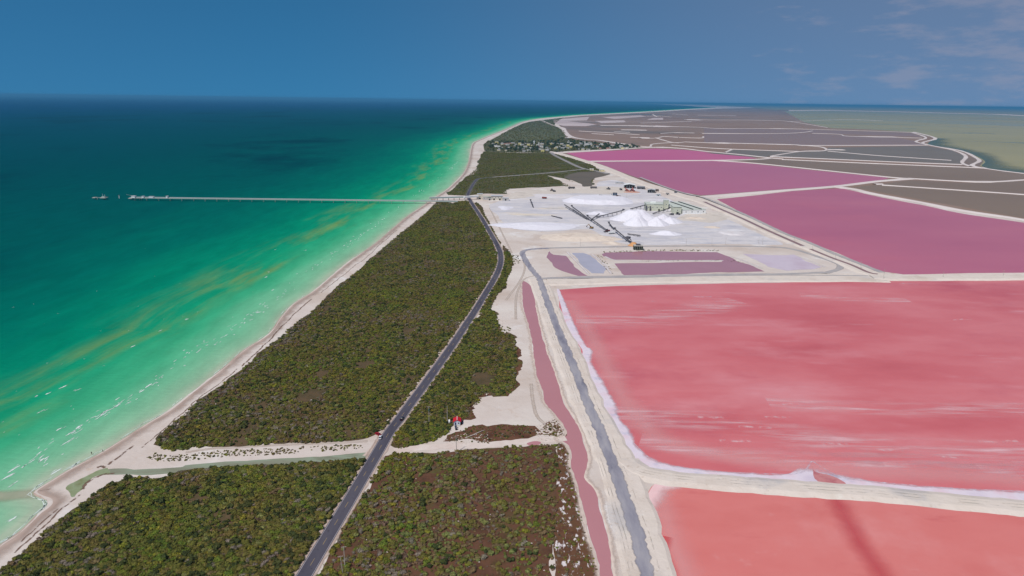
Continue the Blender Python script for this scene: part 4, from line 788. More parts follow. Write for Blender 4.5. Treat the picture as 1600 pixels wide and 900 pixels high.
building('store', 1055.5, 302.5, 6, 6, 3.6, R(-14), 'tiny blue-grey store at the edge of the mauve pan', M('bluegrey', 120, 124, 136), M('dkroof', 88, 86, 92), doors=1, cat='store')
building('site_office', 1028.5, 306, 10, 6, 3.6, R(-8), 'pale blue site office in front of the pale roofed shed', M('paleblue', 190, 200, 208), whitep, windows=2, doors=1, cat='office')
building('site_office', 1043, 304.5, 7, 5, 3.2, R(-8), 'small grey site office with dark door, right of the pale blue one', gw, rust, doors=1, cat='office')
building('site_office', 961, 305.5, 9, 8, 5, R(-4), 'dark blue-grey cabin behind the flat salt pile', M('navy_wall', 74, 88, 108), rust, windows=1, cat='cabin')
building('site_office', 955.5, 305.3, 4, 4, 3.2, R(-4), 'small white cabin left of the dark blue-grey one', whitep, greyroof, windows=1, cat='cabin')
building('gatehouse', 924.5, 266.5, 12, 8, 4.5, R(-5), 'cream gatehouse at the road junction beyond the works', M('gate_cream', 232, 220, 184), whitep, windows=1, cat='gatehouse')
building('gatehouse', 940.5, 268, 16, 9, 6, R(-5), 'yellowish block beside the cream gatehouse', M('gate_yellow', 226, 212, 168), whitep, windows=2, cat='building')

# ---- conveyors in the yard
def conveyor(a, b, za, zb, label, legs=4, w=1.4, d=1.2, house=True, mat=rust):
    A_, B_ = G(a[0], a[1], .41), G(b[0], b[1], .41); v = B_-A_; L_ = v.length
    c = empty('belt_conveyor', A_, math.atan2(v.y, v.x)); tag(c, label, 'conveyor')
    f = MB()
    for s in (-1, 1):
        f.bar((0, s*w/2, za), (L_, s*w/2, zb), .22).bar((0, s*w/2, za+d), (L_, s*w/2, zb+d), .22)
        k = max(3, int(L_/7))
        for i in range(k):
            t0, t1 = i/k, (i+1)/k
            f.bar((L_*t0, s*w/2, za+(zb-za)*t0), (L_*t1, s*w/2, za+(zb-za)*t1+d), .22)
    f.build('truss', mat, c)
    MB().bar((0, 0, za+d*.7), (L_, 0, zb+d*.7), w*.85, .25).build('belt', rubber, c)
    for i in range(legs):
        t = (i+.5)/legs; z = za+(zb-za)*t
        if z > .8: MB().bar((L_*t, -w*.9, 0), (L_*t, -w/2, z-.2), .35).bar((L_*t, w*.9, 0), (L_*t, w/2, z-.2), .35).build('leg', mat, c)
    for x, z in ((0, za), (L_, zb)):
        MB().tube((x, -w*.6, z+d*.6), (x, w*.6, z+d*.6), .6, n=10).build('pulley', mat, c)
    if house: MB().box(L_-2.5, L_+1.5, -1.6, 1.6, zb+d+.2, zb+d+1.6).build('drive_house', mat, c)
    return c
conveyor((988.5, 383), (960, 364), 1, 6, 'dark inclined conveyor climbing from the ramp beside the trestle', 5)
conveyor((951, 363.5), (917.5, 343.5), 1, 6, 'long dark yard conveyor, middle one of the diagonal line', 7)
conveyor((920, 344), (893, 328), 1, 6.5, 'dark conveyor running up the diagonal line beside its thinner twin', 6)
conveyor((917, 343.5), (882, 324), 1, 4.5, 'thinner conveyor reaching the far upper end of the diagonal line', 6, 1.4, 1.2, False)
conveyor((958.5, 359), (951, 352), 1, 3.5, 'short detached conveyor above the diagonal line near the salt cones', 2)
conveyor((923, 345.5), (936, 339), 1, 5, 'short spur conveyor turning off the diagonal line', 2, 1.5, 1.2, False)
conveyor((932, 340.5), (974, 336.5), 1, 9, 'slim conveyor feeding the white salt cones', 6, 1.4, 1.2)
conveyor((985, 331), (1010, 327.5), 5, 9, 'slim conveyor running from the salt ridge into the wash plant', 4, 1.5, 1.2)
conveyor((981, 367), (1000, 370), 1.2, 1.6, 'idle conveyor section lying on the yard right of the diagonal line', 3, 1.5, 1.0, False)
conveyor((833, 324.5), (829, 316.5), 1, 4, 'isolated dark conveyor standing alone in the left part of the yard', 3)
conveyor((862, 338), (878, 342), .6, 1.0, 'low dark conveyor lying flat on the left part of the yard', 3, 1.3, .8, False)
conveyor((1020, 335), (1046, 330.5), 1, 6, 'conveyor rising from the yard to the packing house', 4, 1.4, 1.2)
# trestle hopper on the bank
t = empty('loading_trestle', G(997.5, 391, .42), R(-2)); tag(t, 'grey truck-loading trestle with dark bays on the bank above the pink pond', 'trestle')
MB().box(-6.5, 6.5, 0, 9, 5.6, 6.4).build('deck', conc, t)
for i in range(6): MB().box(-6.5+i*2.5, -6.0+i*2.5, -.1, .9, 0, 5.58).build('column', M('greenish_concrete', 140, 146, 128), t)
MB().box(-6.4, 6.4, 1.4, 8.8, 0, 5.56).build('back_wall', dark, t); MB().box(-3, 3, 2, 7, 6.42, 8).build('hopper', rust, t)
hp = empty('surge_hopper', G(981, 378, .41), R(-40)); tag(hp, 'dark lattice hopper beside the foot of the inclined conveyor', 'hopper')
MB().box(-2.5, 2.5, -2.5, 2.5, 5, 8, -.6).build('bin', rust, hp)
for x in (-2.2, 2.2):
    for y in (-2.2, 2.2): MB().bar((x, y, 0), (x, y, 5), .4).build('leg', rust, hp)
MB().bar((0, 0, 8), (6, 0, 3), 1.2, .5).build('chute', rust, hp)

# ---- mobile machines
def wheels(p, xs, ys, r, w=.5, mat=rubber):
    for x in xs:
        for y in ys:
            q = MB().tube((x-w/2, y, r), (x+w/2, y, r), r, n=10).build('wheel', mat, p); MB().tube((x-w/2-.03, y, r), (x+w/2+.03, y, r), r*.5, n=8).build('rim', galv, q)
def excavator(px, py, rz, label, col, s=1.0):
    e = empty('excavator', G(px, py, .41), rz); e.scale = (s, s, s); tag(e, label, 'excavator')
    for x in (-1.2, 1.2): MB().prism([(-2, .15), (2, .15), (2.3, .5), (2, .95), (-2, .95), (-2.3, .5)], x-.35, x+.35, 'x').build('track', rubber, e)
    MB().box(-1.5, 1.5, -2.2, 1.4, 1.0, 2.1, .1).build('body', col, e); MB().box(-1.4, -.3, .1, 1.6, 2.1, 3.2, .1).build('cab', glass, e)
    MB().bar((.4, 1.2, 1.8), (.4, 4.0, 5.0), .5, .7).build('boom', col, e); MB().bar((.4, 4.0, 5.0), (.4, 6.4, 2.4), .4, .5).build('stick', col, e)
    MB().prism([(5.9, 2.4), (6.9, 2.4), (6.6, 1.0), (5.7, 1.3)], -.2, 1.0, 'x').build('bucket', rust, e)
def loader(px, py, rz, label, col, s=1.0):
    e = empty('wheel_loader', G(px, py, .41), rz); e.scale = (s, s, s); tag(e, label, 'loader')
    wheels(e, (-1.1, 1.1), (-1.4, 1.4), .8); MB().box(-1.1, 1.1, -2.8, .2, 1.0, 2.2, .1).build('body', col, e); MB().box(-.8, .8, -.2, 1.2, 1.3, 3.3, .15).build('cab', glass, e)
    MB().bar((-.6, .8, 1.6), (-.6, 3.2, .8), .3, .4).bar((.6, .8, 1.6), (.6, 3.2, .8), .3, .4).build('lift_arm', col, e); MB().prism([(3.0, .2), (4.2, .2), (3.7, 1.4), (3.0, 1.2)], -1.4, 1.4, 'x').build('bucket', rust, e)
def truck(px, py, rz, label, cabm, bedm, s=1.0):
    e = empty('dump_truck', G(px, py, .41), rz); e.scale = (s, s, s); tag(e, label, 'truck')
    wheels(e, (-1.05, 1.05), (-2.4, -1.1, 2.6), .55, .4); MB().box(-1.0, 1.0, -3.6, 3.6, .6, 1.0).build('chassis', rust, e)
    MB().box(-1.2, 1.2, 1.9, 3.8, 1.02, 3.0, .12).build('cab', cabm, e); MB().box(-1.0, 1.0, 3.72, 3.8, 1.9, 2.7).build('windscreen', glass, e)
    MB().add([(-1.1, -3.8, 1.05), (1.1, -3.8, 1.05), (1.1, 1.6, 1.05), (-1.1, 1.6, 1.05), (-1.35, -4.0, 2.7), (1.35, -4.0, 2.7), (1.35, 1.7, 2.9), (-1.35, 1.7, 2.9)], [(3, 2, 1, 0), (0, 1, 5, 4), (1, 2, 6, 5), (2, 3, 7, 6), (3, 0, 4, 7)]).build('tipper_bed', bedm, e)
excavator(924, 357, R(60), 'yellowish excavator on top of the beige mound left of the conveyors', M('dull_yellow', 150, 118, 70), 1.35)
loader(949, 362.5, R(120), 'dark red loader beside the middle of the diagonal conveyor', M('dark_red', 130, 44, 50), 1.5)
truck(955.5, 365.5, R(-70), 'white dump truck below the diagonal conveyor', whitep, whitep, 1.3)
truck(850.5, 310.5, R(80), 'small red-brown truck on the sandy strip at the left end of the yard', M('redbrown', 140, 60, 46), M('redbrown', 140, 60, 46), 1.3)
truck(993, 343, R(60), 'white truck at the foot of the wash plant', whitep, gw, 1.2)
for i, (x, y, rz) in enumerate([(979, 298.5, 20), (983.5, 300, 70), (987, 298, -30), (990.5, 300.2, 10)]):
    lb = ['leftmost red salt harvester parked below the white-roofed shed', 'second red salt harvester from the left below the white-roofed shed', 'third red salt harvester from the left below the white-roofed shed', 'rightmost red salt harvester parked below the white-roofed shed'][i]
    redp_ = M('faded_red', 176, 84, 76); e = empty('salt_harvester', G(x, y, .41), R(rz)); e.scale = (1.5,)*3; tag(e, lb, 'harvester', 'red salt harvesters below the shed')
    wheels(e, (-1.2, 1.2), (-1.8, 1.8), .8); MB().box(-1.2, 1.2, -2.6, 2.6, .9, 1.9).build('chassis', redp_, e); MB().box(-.7, .7, -2.4, -1, 1.92, 3.1, .1).build('cab', glass, e)
    MB().bar((0, 0, 1.9), (0, 5.2, 4.6), 1.0, .5).build('elevator', redp_, e); MB().box(-1.5, 1.5, 2.62, 3.4, .2, 1.0).build('scraper', rust, e)
for x, y, rz, lb in ((893, 295, 10, 'dark tanker trailer parked at the upper edge of the works, left'), (927.5, 294.5, 4, 'long dark trailer parked at the upper edge of the works'),):
    e = empty('trailer', G(x, y, .41), R(rz)); tag(e, lb, 'trailer'); e.scale = (1.3,)*3
    MB().box(-6, 6, -1.3, 1.3, 1.0, 3.6).build('box', M('trailer_grey', 92, 88, 88), e)
    for xx in (-5, -3.8, 4.2):
        for s in (-1, 1): MB().tube((xx, s*.9, .5), (xx, s*1.3, .5), .5, n=8).build('wheel', rubber, e)
loader(951, 296, R(30), 'dark loader on the sandy strip above the flat salt pile', rust, 1.6)
loader(862, 298, R(-20), 'brownish loader at the left edge of the sandy strip', M('brownp', 120, 96, 84), 1.5)
excavator(866, 299.5, R(100), 'dark excavator among the machines at the scrub edge', rust, 1.4)
truck(970, 297, R(15), 'dark truck parked left of the red salt harvesters', rust, rust, 1.3)
truck(937, 306.5, R(80), 'white dump truck behind the flat salt pile', whitep, gw, 1.2)
truck(966, 308, R(70), 'brown truck behind the right end of the flat salt pile', M('brownp', 120, 96, 84), M('brownp', 120, 96, 84), 1.2)
loader(1060, 335.5, R(40), 'dark loader parked against the packing house front', rust, 1.3)
truck(1049, 336, R(80), 'grey truck left of the packing house front', gw, rust, 1.2)

# ---- salt piles and mounds
def vnoise(x, y, s):
    return math.sin(x*.21+s)*math.cos(y*.17-s*1.3)+.5*math.sin(x*.53+y*.31+s*2)+.3*math.sin(x*1.1-y*.9+s)
def heap(name, label, cx, cy, a, b, hgt, mat, flat=.0, rough_=.25, rz=0, cat='salt pile', seed=0, n=30, grp=None, lobes=0):
    """cone (flat = 0) to table (flat = .8) with a ragged foot"""
    rings = []; na = 72; v = []; f = []
    for i in range(n+1):
        t = i/n
        for k in range(na):
            th = 2*math.pi*k/na
            foot = 1+.06*vnoise(math.cos(th)*9, math.sin(th)*9, seed)+lobes*math.sin(3*th+seed)+.022*math.sin(11*th+seed*2)+.016*math.sin(19*th+seed)+.012*math.sin(31*th)
            x, y = a*t*foot*math.cos(th), b*t*foot*math.sin(th)
            if t <= flat: z = hgt*(1+.05*vnoise(x*.6, y*.6, seed))
            else:
                u = (t-flat)/(1-flat); z = hgt*(1-u)**(1.0 if flat < .2 else 1.25)*(1+.05*vnoise(x*.6, y*.6, seed)*(1-u))
                z += rough_*vnoise(x, y, seed+3)*min(1, (1-u)*3)*(1 if t > .05 else 0)
            if i == 0: z = hgt*(.97 if flat < .2 else 1)
            v.append((x, y, max(z, -.1) if i < n else -.15))
    for i in range(n):
        for k in range(na): f.append((i*na+k, i*na+(k+1) % na, (i+1)*na+(k+1) % na, (i+1)*na+k))
    mb_ = MB(); mb_.add(v, f); o = mb_.build(name, mat, None, True)
    o.location = (cx, cy, .42); o.rotation_euler.z = rz; tag(o, label, cat, grp); return o
salt = mk('salt', [S(222, 216, 224), S(234, 230, 236), S(228, 224, 230)], .06, detail=8, rough=.8, bump=.25, bscale=.6)
offs = mk('dirty_salt', [S(212, 204, 206), S(224, 218, 218), S(218, 206, 204)], .05, detail=8, bump=.3, bscale=.4)
bm_ = mk('marl_heap', [S(216, 198, 180), S(228, 212, 196), S(206, 186, 170)], .05, detail=8, bump=.3, bscale=.4)
def at(px, py): q = G(px, py, .6); return q.x, q.y
heap('salt_pile', 'long white salt ridge behind the steep salt cones', *at(992, 343), 46, 30, 17, salt, .25, seed=2, rough_=.5)
heap('salt_cone', 'steep white salt cone, tallest and left of the front pair', *at(995, 350), 24, 24, 17, salt, 0, seed=3)
heap('salt_cone', 'steep white salt cone, right of the front pair', *at(1025.5, 350.5), 23, 22, 13.5, salt, 0, seed=4)
heap('salt_cone', 'white salt cone at the right end beside the packing house yard', *at(1046, 347), 21, 20, 10.5, salt, 0, seed=5)
heap('salt_cone', 'small white salt cone behind the two front cones', *at(1036, 341.5), 15, 14, 8.5, salt, 0, seed=6)
heap('salt_pile', 'broad flat-topped salt pile, largest in the yard', *at(938, 314), 76, 58, 7, salt, .72, seed=7, rough_=.3)
heap('salt_pile', 'low salt spread trailing off the right end of the flat-topped pile', *at(990, 313), 40, 32, 2.2, offs, .4, seed=8, lobes=.08)
heap('salt_pile', 'low white salt heap between the yard conveyors and the flat-topped pile', *at(934, 333.5), 22, 18, 3.6, salt, .3, seed=9, lobes=.1)
heap('salt_pile', 'low white salt mound on the grey yard in front of the cones', *at(1041, 365.5), 26, 13, 5, salt, .25, seed=10)
heap('salt_pile', 'round off-white salt patch in the right part of the yard', *at(1143, 364), 21, 20, 1.6, offs, .75, seed=11)
heap('salt_pile', 'wide white salt bank along the left side of the yard', *at(842, 353), 74, 36, 4.2, salt, .4, seed=12, lobes=.1)
heap('salt_pile', 'thin salt spread beside the pier buildings', *at(790, 324.5), 14, 26, 1.4, salt, .3, seed=13, lobes=.2)
heap('salt_pile', 'pale salt strip along the upper left edge of the yard', *at(868, 306), 56, 34, 1.6, offs, .5, seed=14, lobes=.1)
heap('marl_mound', 'broad beige marl mound left of the diagonal conveyors', *at(905, 371), 62, 34, 4.2, bm_, .5, seed=15, cat='mound', lobes=.08)
heap('marl_mound', 'small beige marl heap at the right foot of the broad mound', *at(955, 380), 14, 11, 2.4, bm_, .2, seed=16, cat='mound')
heap('marl_mound', 'orange soil ramp beside the loading trestle', *at(990, 383.5), 9, 9, 4.5, M('orange_soil', 216, 160, 108, .9), .3, seed=17, cat='mound')
heap('marl_mound', 'low beige mound in front of the white warehouse', *at(1087, 341), 20, 12, 2.0, bm_, .4, seed=18, cat='mound')
heap('marl_mound', 'small pale heap near the bank right of the warehouse', *at(1112, 355), 14, 10, 1.6, bm_, .3, seed=19, cat='mound')
# orange apron and red stone
heap('brick_heap', 'low terracotta coloured heap among the red harvesters', *at(987, 300), 20, 16, 1.6, M('terracotta', 206, 160, 140, .9), .6, seed=20, cat='heap')

# ---- two bathers at the water's edge
def person(px, py, rz, label, shirt, step):
    o = empty('person', G(px, py, .0), rz); tag(o, label, 'person')
    J = [((0, 0, .95), .15), ((0, 0, 1.2), .145), ((0, 0, 1.42), .16), ((0, 0, 1.52), .07), ((0, .02, 1.66), .105), ((0, .02, 1.74), .09),
         ((.1, 0, .88), .1), ((.11, step, .48), .07), ((.11, step*.6, .08), .05), ((.11, step*.6+.16, .05), .04),
         ((-.1, 0, .88), .1), ((-.11, -step, .48), .07), ((-.11, -step*1.6, .08), .05), ((-.11, -step*1.6+.16, .05), .04),
         ((.2, 0, 1.42), .06), ((.27, -.04, 1.14), .045), ((.29, .08, .92), .035), ((.3, .12, .83), .03),
         ((-.2, 0, 1.42), .06), ((-.27, -.04, 1.14), .045), ((-.29, .08, .92), .035), ((-.3, .12, .83), .03)]
    E_ = [(0, 1), (1, 2), (2, 3), (3, 4), (4, 5), (0, 6), (6, 7), (7, 8), (8, 9), (0, 10), (10, 11), (11, 12), (12, 13), (2, 14), (14, 15), (15, 16), (16, 17), (2, 18), (18, 19), (19, 20), (20, 21)]
    me = bpy.data.meshes.new('body'); me.from_pydata([j[0] for j in J], E_, []); b = link('body', me, M('skin', 150, 108, 86, .6), o)
    sk = b.modifiers.new('skin', 'SKIN')
    for i, j in enumerate(J): me.skin_vertices[0].data[i].radius = (j[1], j[1])
    me.skin_vertices[0].data[0].use_root = True
    b.modifiers.new('sub', 'SUBSURF').levels = 1; b.modifiers['sub'].render_levels = 1
    def shell(prof, nm, m_):
        q = MB(); v = []; f = []; n = 14
        for z, rx, ry in prof:
            for k in range(n): t = 2*math.pi*k/n; v.append((rx*math.cos(t), ry*math.sin(t), z))
        for i in range(len(prof)-1):
            for k in range(n): f.append((i*n+k, i*n+(k+1) % n, (i+1)*n+(k+1) % n, (i+1)*n+k))
        q.add(v, f); q.build(nm, m_, o, True)
    shell([(1.0, .19, .165), (1.2, .185, .165), (1.4, .235, .175), (1.49, .12, .1)], 'shirt', shirt)
    shell([(.72, .23, .16), (.9, .215, .18), (1.02, .195, .17)], 'shorts', M('shorts', 40, 44, 58))
    shell([(1.66, .115, .12), (1.74, .112, .115), (1.80, .07, .07), (1.82, .005, .005)], 'hair', M('hair', 34, 26, 22))
person(143.3, 710, R(30), 'person in a dark shirt wading in the shallows near the beach', M('dark_shirt', 52, 52, 60), .10)
person(160.5, 706.5, R(-60), 'person in a maroon shirt standing at the water edge', M('maroon_shirt', 96, 50, 50), .05)
# ================================================================== VEGETATION
def leafmat(name, r, g, b, var=.28):
    mt = bpy.data.materials.new(name); mt.use_nodes = True; N, L = mt.node_tree.nodes, mt.node_tree.links
    P = N['Principled BSDF']; P.inputs['Roughness'].default_value = .75; P.inputs['Specular IOR Level'].default_value = .15
    ge = N.new('ShaderNodeNewGeometry'); no = N.new('ShaderNodeTexNoise'); no.inputs['Scale'].default_value = .9; no.inputs['Detail'].default_value = 3; L.new(ge.outputs['Position'], no.inputs['Vector'])
    n2 = N.new('ShaderNodeTexNoise'); n2.inputs['Scale'].default_value = .035; n2.inputs['Detail'].default_value = 4; L.new(ge.outputs['Position'], n2.inputs['Vector'])
    oi = N.new('ShaderNodeObjectInfo')
    c = S(r, g, b, 1.4); rp = N.new('ShaderNodeValToRGB'); e = rp.color_ramp.elements
    e[0].position = .32; e[0].color = tuple(x*(1-var) for x in c[:3])+(1,); e[1].position = .7; e[1].color = tuple(x*(1+var) for x in c[:3])+(1,)
    L.new(no.outputs[0], rp.inputs[0])
    hs = N.new('ShaderNodeHueSaturation'); L.new(rp.outputs[0], hs.inputs['Color'])
    mr = N.new('ShaderNodeMapRange'); mr.inputs[3].default_value = .82; mr.inputs[4].default_value = 1.2; L.new(oi.outputs['Random'], mr.inputs[0]); L.new(mr.outputs[0], hs.inputs['Value'])
    mh = N.new('ShaderNodeMapRange'); mh.inputs[1].default_value = .35; mh.inputs[2].default_value = .65; mh.inputs[3].default_value = .475; mh.inputs[4].default_value = .52; L.new(n2.outputs[0], mh.inputs[0]); L.new(mh.outputs[0], hs.inputs['Hue'])
    L.new(hs.outputs[0], P.inputs['Base Color']); return mt
def shrub_mesh(name, seed, height, lobes, nleaf, lsize, mat, tw=0):
    rr = random.Random(seed); mb = MB(); cs = []
    for i in range(lobes):
        a = rr.uniform(0, 6.28); d = 0 if i == 0 else rr.uniform(.3, .62); r = rr.uniform(.42, .62) if i else .66
        cs.append((d*math.cos(a), d*math.sin(a), height*rr.uniform(.35, .55), r, r*height*rr.uniform(.7, .95)))
    for cx, cy, cz, r, rz in cs:                       # dark inner mass
        v = []; f = []; n = 7; R_ = 3
        for i in range(R_+1):
            ph = math.pi/2*i/R_
            for k in range(n):
                t = 2*math.pi*k/n+i; q = rr.uniform(.72, .9)
                v.append((cx+r*q*math.sin(ph)*math.cos(t), cy+r*q*math.sin(ph)*math.sin(t), (cz+rz*q*math.cos(ph))*(1 if i < R_ else 0)))
        for i in range(R_):
            for k in range(n): f.append((i*n+k, i*n+(k+1) % n, (i+1)*n+(k+1) % n, (i+1)*n+k))
        mb.add(v, f)
    for j in range(nleaf):                             # leaf sprays over the surface
        cx, cy, cz, r, rz = rr.choice(cs); ph = math.acos(rr.uniform(-.05, 1)); t = rr.uniform(0, 6.28)
        nrm = Vector((math.sin(ph)*math.cos(t), math.sin(ph)*math.sin(t), math.cos(ph)))
        p = Vector((cx+r*nrm.x, cy+r*nrm.y, max(.02, cz+rz*nrm.z)))*rr.uniform(.86, 1.08)
        nn_ = (nrm+Vector((rr.uniform(-.7, .7), rr.uniform(-.7, .7), rr.uniform(-.3, .7)))).normalized()
        x = nn_.orthogonal().normalized(); x.rotate(Matrix.Rotation(rr.uniform(0, 6.28), 3, nn_)); y = nn_.cross(x)
        s = lsize*rr.uniform(.6, 1.3); w = s*rr.uniform(.45, .9)
        mb.add([p-x*s, p-y*w+nn_*.02, p+x*s, p+y*w-nn_*.03], [(0, 1, 2, 3)])
    for j in range(tw):                                # bare twigs
        a = rr.uniform(0, 6.28); b = Vector((math.cos(a)*rr.uniform(.3, 1), math.sin(a)*rr.uniform(.3, 1), height*rr.uniform(.6, 1.25)))
        mb.bar((b.x*.2, b.y*.2, .1), b, .05)
    me = bpy.data.meshes.new(name); me.from_pydata(mb.v, [], mb.f); me.materials.append(mat); me.update(); return me
KIND = [('mid green', (80, 80, 32)), ('olive', (88, 82, 38)), ('yellow-green', (98, 94, 30)), ('dark green', (50, 56, 26)), ('bare grey', (98, 90, 78)), ('brownish', (92, 78, 52)), ('grey-green', (96, 98, 54)), ('bright green', (76, 86, 28)), ('dry purplish', (88, 72, 58))]
SM = []
for i, (nm, c) in enumerate(KIND):
    lm = leafmat('leaf_'+nm.replace(' ', '_').replace('-', '_'), *c)
    SM.append(shrub_mesh('shrub_'+str(i), 40+i, (.85, .75, .7, .95, .7, .65, .8, .8, .6)[i], (4, 5, 4, 5, 3, 4, 3, 4, 4)[i], (110, 120, 110, 120, 60, 90, 150, 110, 80)[i], (.2, .2, .2, .21, .2, .2, .15, .21, .2)[i], lm, (0, 0, 0, 0, 14, 5, 0, 0, 8)[i]))
def inside(P, poly):
    x, y = P[:, 0], P[:, 1]; c = np.zeros(len(P), bool); n = len(poly)
    for i in range(n):
        a, b = poly[i], poly[(i+1) % n]
        if abs(b.y-a.y) < 1e-9: continue
        m_ = ((a.y > y) != (b.y > y)) & (x < (b.x-a.x)*(y-a.y)/(b.y-a.y)+a.x); c ^= m_
    return c
def vn(P, s, seed):
    """cheap smooth noise 0..1"""
    r_ = np.random.default_rng(seed); out = np.zeros(len(P))
    for k in range(6):
        a = r_.uniform(0, 6.28); f = r_.uniform(.5, 2.0)/s; out += np.sin((P[:, 0]*math.cos(a)+P[:, 1]*math.sin(a))*f+r_.uniform(0, 6.28))
    return .5+out/7
def scatter(poly, n, smin, smax, wts, z, seed, gap=.0, gs=12, edge=None):
    r_ = np.random.default_rng(seed)
    xs_ = [q.x for q in poly]; ys_ = [q.y for q in poly]
    P = np.column_stack([r_.uniform(min(xs_), max(xs_), n*4), r_.uniform(min(ys_), max(ys_), n*4)])
    P = P[inside(P, poly)]
    if gap > 0: P = P[(vn(P, gs, seed)+r_.uniform(-.15, .15, len(P))) > gap]
    P = P[:n]; k = len(P)
    w = np.array(wts, float); w /= w.sum(); kd = r_.choice(len(w), k, p=w)
    f1 = vn(P, 16, seed+5); kd = np.where((f1 > .68) & (r_.uniform(0, 1, k) < .55), r_.choice([2, 7, 0], k), kd); kd = np.where((f1 < .32) & (r_.uniform(0, 1, k) < .5), r_.choice([1, 5, 4], k), kd)
    if edge:
        d, _ = shore_dist(P); kd = np.where((-d < edge) & (r_.uniform(0, 1, k) < .45), r_.choice([4, 8, 4], k), kd)
    s = smin+(smax-smin)*r_.beta(1.1, 3.0, k)
    return np.column_stack([P, np.full(k, z), s, r_.uniform(0, 6.28, k), kd])
T = []
wA = [.25, .26, .08, .15, .04, .10, .04, .06, .02]; wE = [.18, .18, .12, .08, .05, .11, .18, .07, .05]
T.append(scatter(POLY['A'], 70000, .45, 2.5, wA, .37, 1, .08, 9, 26))
T.append(scatter(POLY['B'], 18000, .4, 2.7, wA, .37, 2, .08, 8, 18))
T.append(scatter(POLY['C'], 11000, .4, 2.4, wA, .37, 3, .18, 8))
T.append(scatter(POLY['C2'], 1500, .8, 1.6, [.1, .3, .05, .1, .05, .3, .05, 0, .1], .37, 4, .2, 8))
T.append(scatter(POLY['E'], 7500, .4, 2.6, wE, .37, 5, .14, 7))
T.append(scatter(POLY['D'], 260, .4, 1.3, [.05, .2, 0, .1, .1, .35, .05, 0, .2], .38, 6))
T.append(scatter(POLY['F'], 420, .3, 1.4, [.05, .2, .1, 0, .1, .35, .05, .05, .2], .37, 7))
T.append(scatter(POLY['N'], 26000, .8, 2.2, [.34, .27, .1, .10, .02, .08, .04, .05, .0], .40, 8, .12, 40))
T.append(scatter(POLY['W'], 5000, 2.0, 5, [.4, .3, .05, .12, 0, .1, 0, .03, 0], .44, 9))
T.append(scatter(POLY['V'], 1600, 2, 6, [.2, .1, 0, .6, 0, .1, 0, 0, 0], .42, 10))
T.append(scatter(GL([(226, 716), (240, 708), (262, 713), (300, 710), (340, 705), (420, 702), (500, 698), (560, 695), (572, 702), (520, 706), (430, 712), (360, 714), (300, 720), (250, 722)]), 420, .35, 1.1, [.05, .3, .2, .05, .05, .25, .05, 0, .1], .36, 11, .34, 7))
T.append(scatter(GL([(845, 672), (866, 655), (880, 672), (883, 681), (868, 684), (850, 681)]), 90, .3, 1.1, [.05, .3, .1, .1, .1, .25, .05, 0, .1], .37, 17))
T.append(scatter(GL([(x-4, y) for x, y in C_r[16:30]][::-1])+GL([(x+7, y+1) for x, y in C_r[16:30]]), 260, .3, 1.2, [.1, .3, .1, .1, .1, .2, .05, .05, .1], .37, 18))
T.append(scatter(GL([(800, 398), (810, 398), (814, 410), (806, 414), (800, 408)]), 60, .5, 1.2, [.1, .2, 0, .2, .1, .4, 0, 0, .1], .4, 12))
T.append(scatter(GL([(776, 496), (800, 516), (806, 540), (808, 575), (800, 600), (790, 560)]), 160, .5, 1.3, wE, .4, 13, .4, 5))
T.append(scatter(GL([(938, 394), (1040, 390), (1130, 391), (1128, 393), (1040, 392.5), (948, 396)]), 160, .5, 1.3, [0, .2, 0, .1, .1, .5, 0, 0, .2], .42, 14, .3, 6))
T.append(scatter(GL([(930, 398), (940, 400), (960, 428), (950, 428)]), 40, .5, 1.1, [0, .2, 0, .1, .1, .5, 0, 0, .2], .42, 15))
T.append(scatter(GL([(1000, 406.5), (1130, 406.6), (1150, 406), (1190, 420), (1140, 408.6), (1000, 409)]), 60, .4, 1.0, [0, .2, 0, .1, .1, .5, 0, 0, .2], .43, 16))
eb = T[4]; er = (eb[:, 0] > -52+(eb[:, 1]-250)*.12+np.random.default_rng(3).normal(0, 14, len(eb))) & (np.random.default_rng(4).uniform(0, 1, len(eb)) < .6)
keepE = ~((eb[:, 0] > -30+(eb[:, 1]-250)*.1+np.random.default_rng(6).normal(0, 10, len(eb))) & (np.random.default_rng(7).uniform(0, 1, len(eb)) < .45)); T[4] = None
eb[:, 5] = np.where(er, np.random.default_rng(5).choice([5, 8, 6, 5, 1], len(eb)), eb[:, 5])
T[4] = eb[keepE]; T = np.vstack(T)
# keep bushes off the lay-by, the hut and the track
def clear(c, r):
    global T
    T = T[((T[:, 0]-c.x)**2+(T[:, 1]-c.y)**2) > r*r]
for c, r in ((G(591, 681), 4.5), (G(596, 684), 4.5), (G(600, 676), 3.5), (G(714.5, 660), 5.0), (G(716, 667), 4), (G(702, 661), 2), (G(580, 695), 4), (G(713, 670), 2.5)): clear(c, r)
for poly_ in (outline([(880, 275), (900, 270), (928, 268.5), (949, 272), (926, 280), (925, 290.5), (906, 291), (893, 283)], 0), outline([(855, 274), (875.6, 277), (892, 283.6), (912, 292.5), (895, 292.5), (880, 286), (867.5, 280)], 0)):
    T = T[~inside(T[:, :2], poly_)]
for ln_, w_ in ((line([(730, 306), (737, 292), (743.5, 282.5), (750, 279), (773, 277), (797.5, 275), (838, 272), (871, 269), (913, 264.5)]), 8), (line([(950, 272), (930, 267), (908, 262.5), (887, 253), (867, 243), (861, 238)]), 9), (road, 5)):
    rp2 = resamp(ln_, 160)
    for q in rp2: T = T[((T[:, 0]-q.x)**2+(T[:, 1]-q.y)**2) > w_*w_] if w_ > 6 else T
V3 = T[:, :3]-np.array([0, 0, HGT]); dep = V3@np.array(cF); ux = V3@np.array(cR)/dep*FOC+800; uy = V3@np.array(cD)/dep*FOC+450
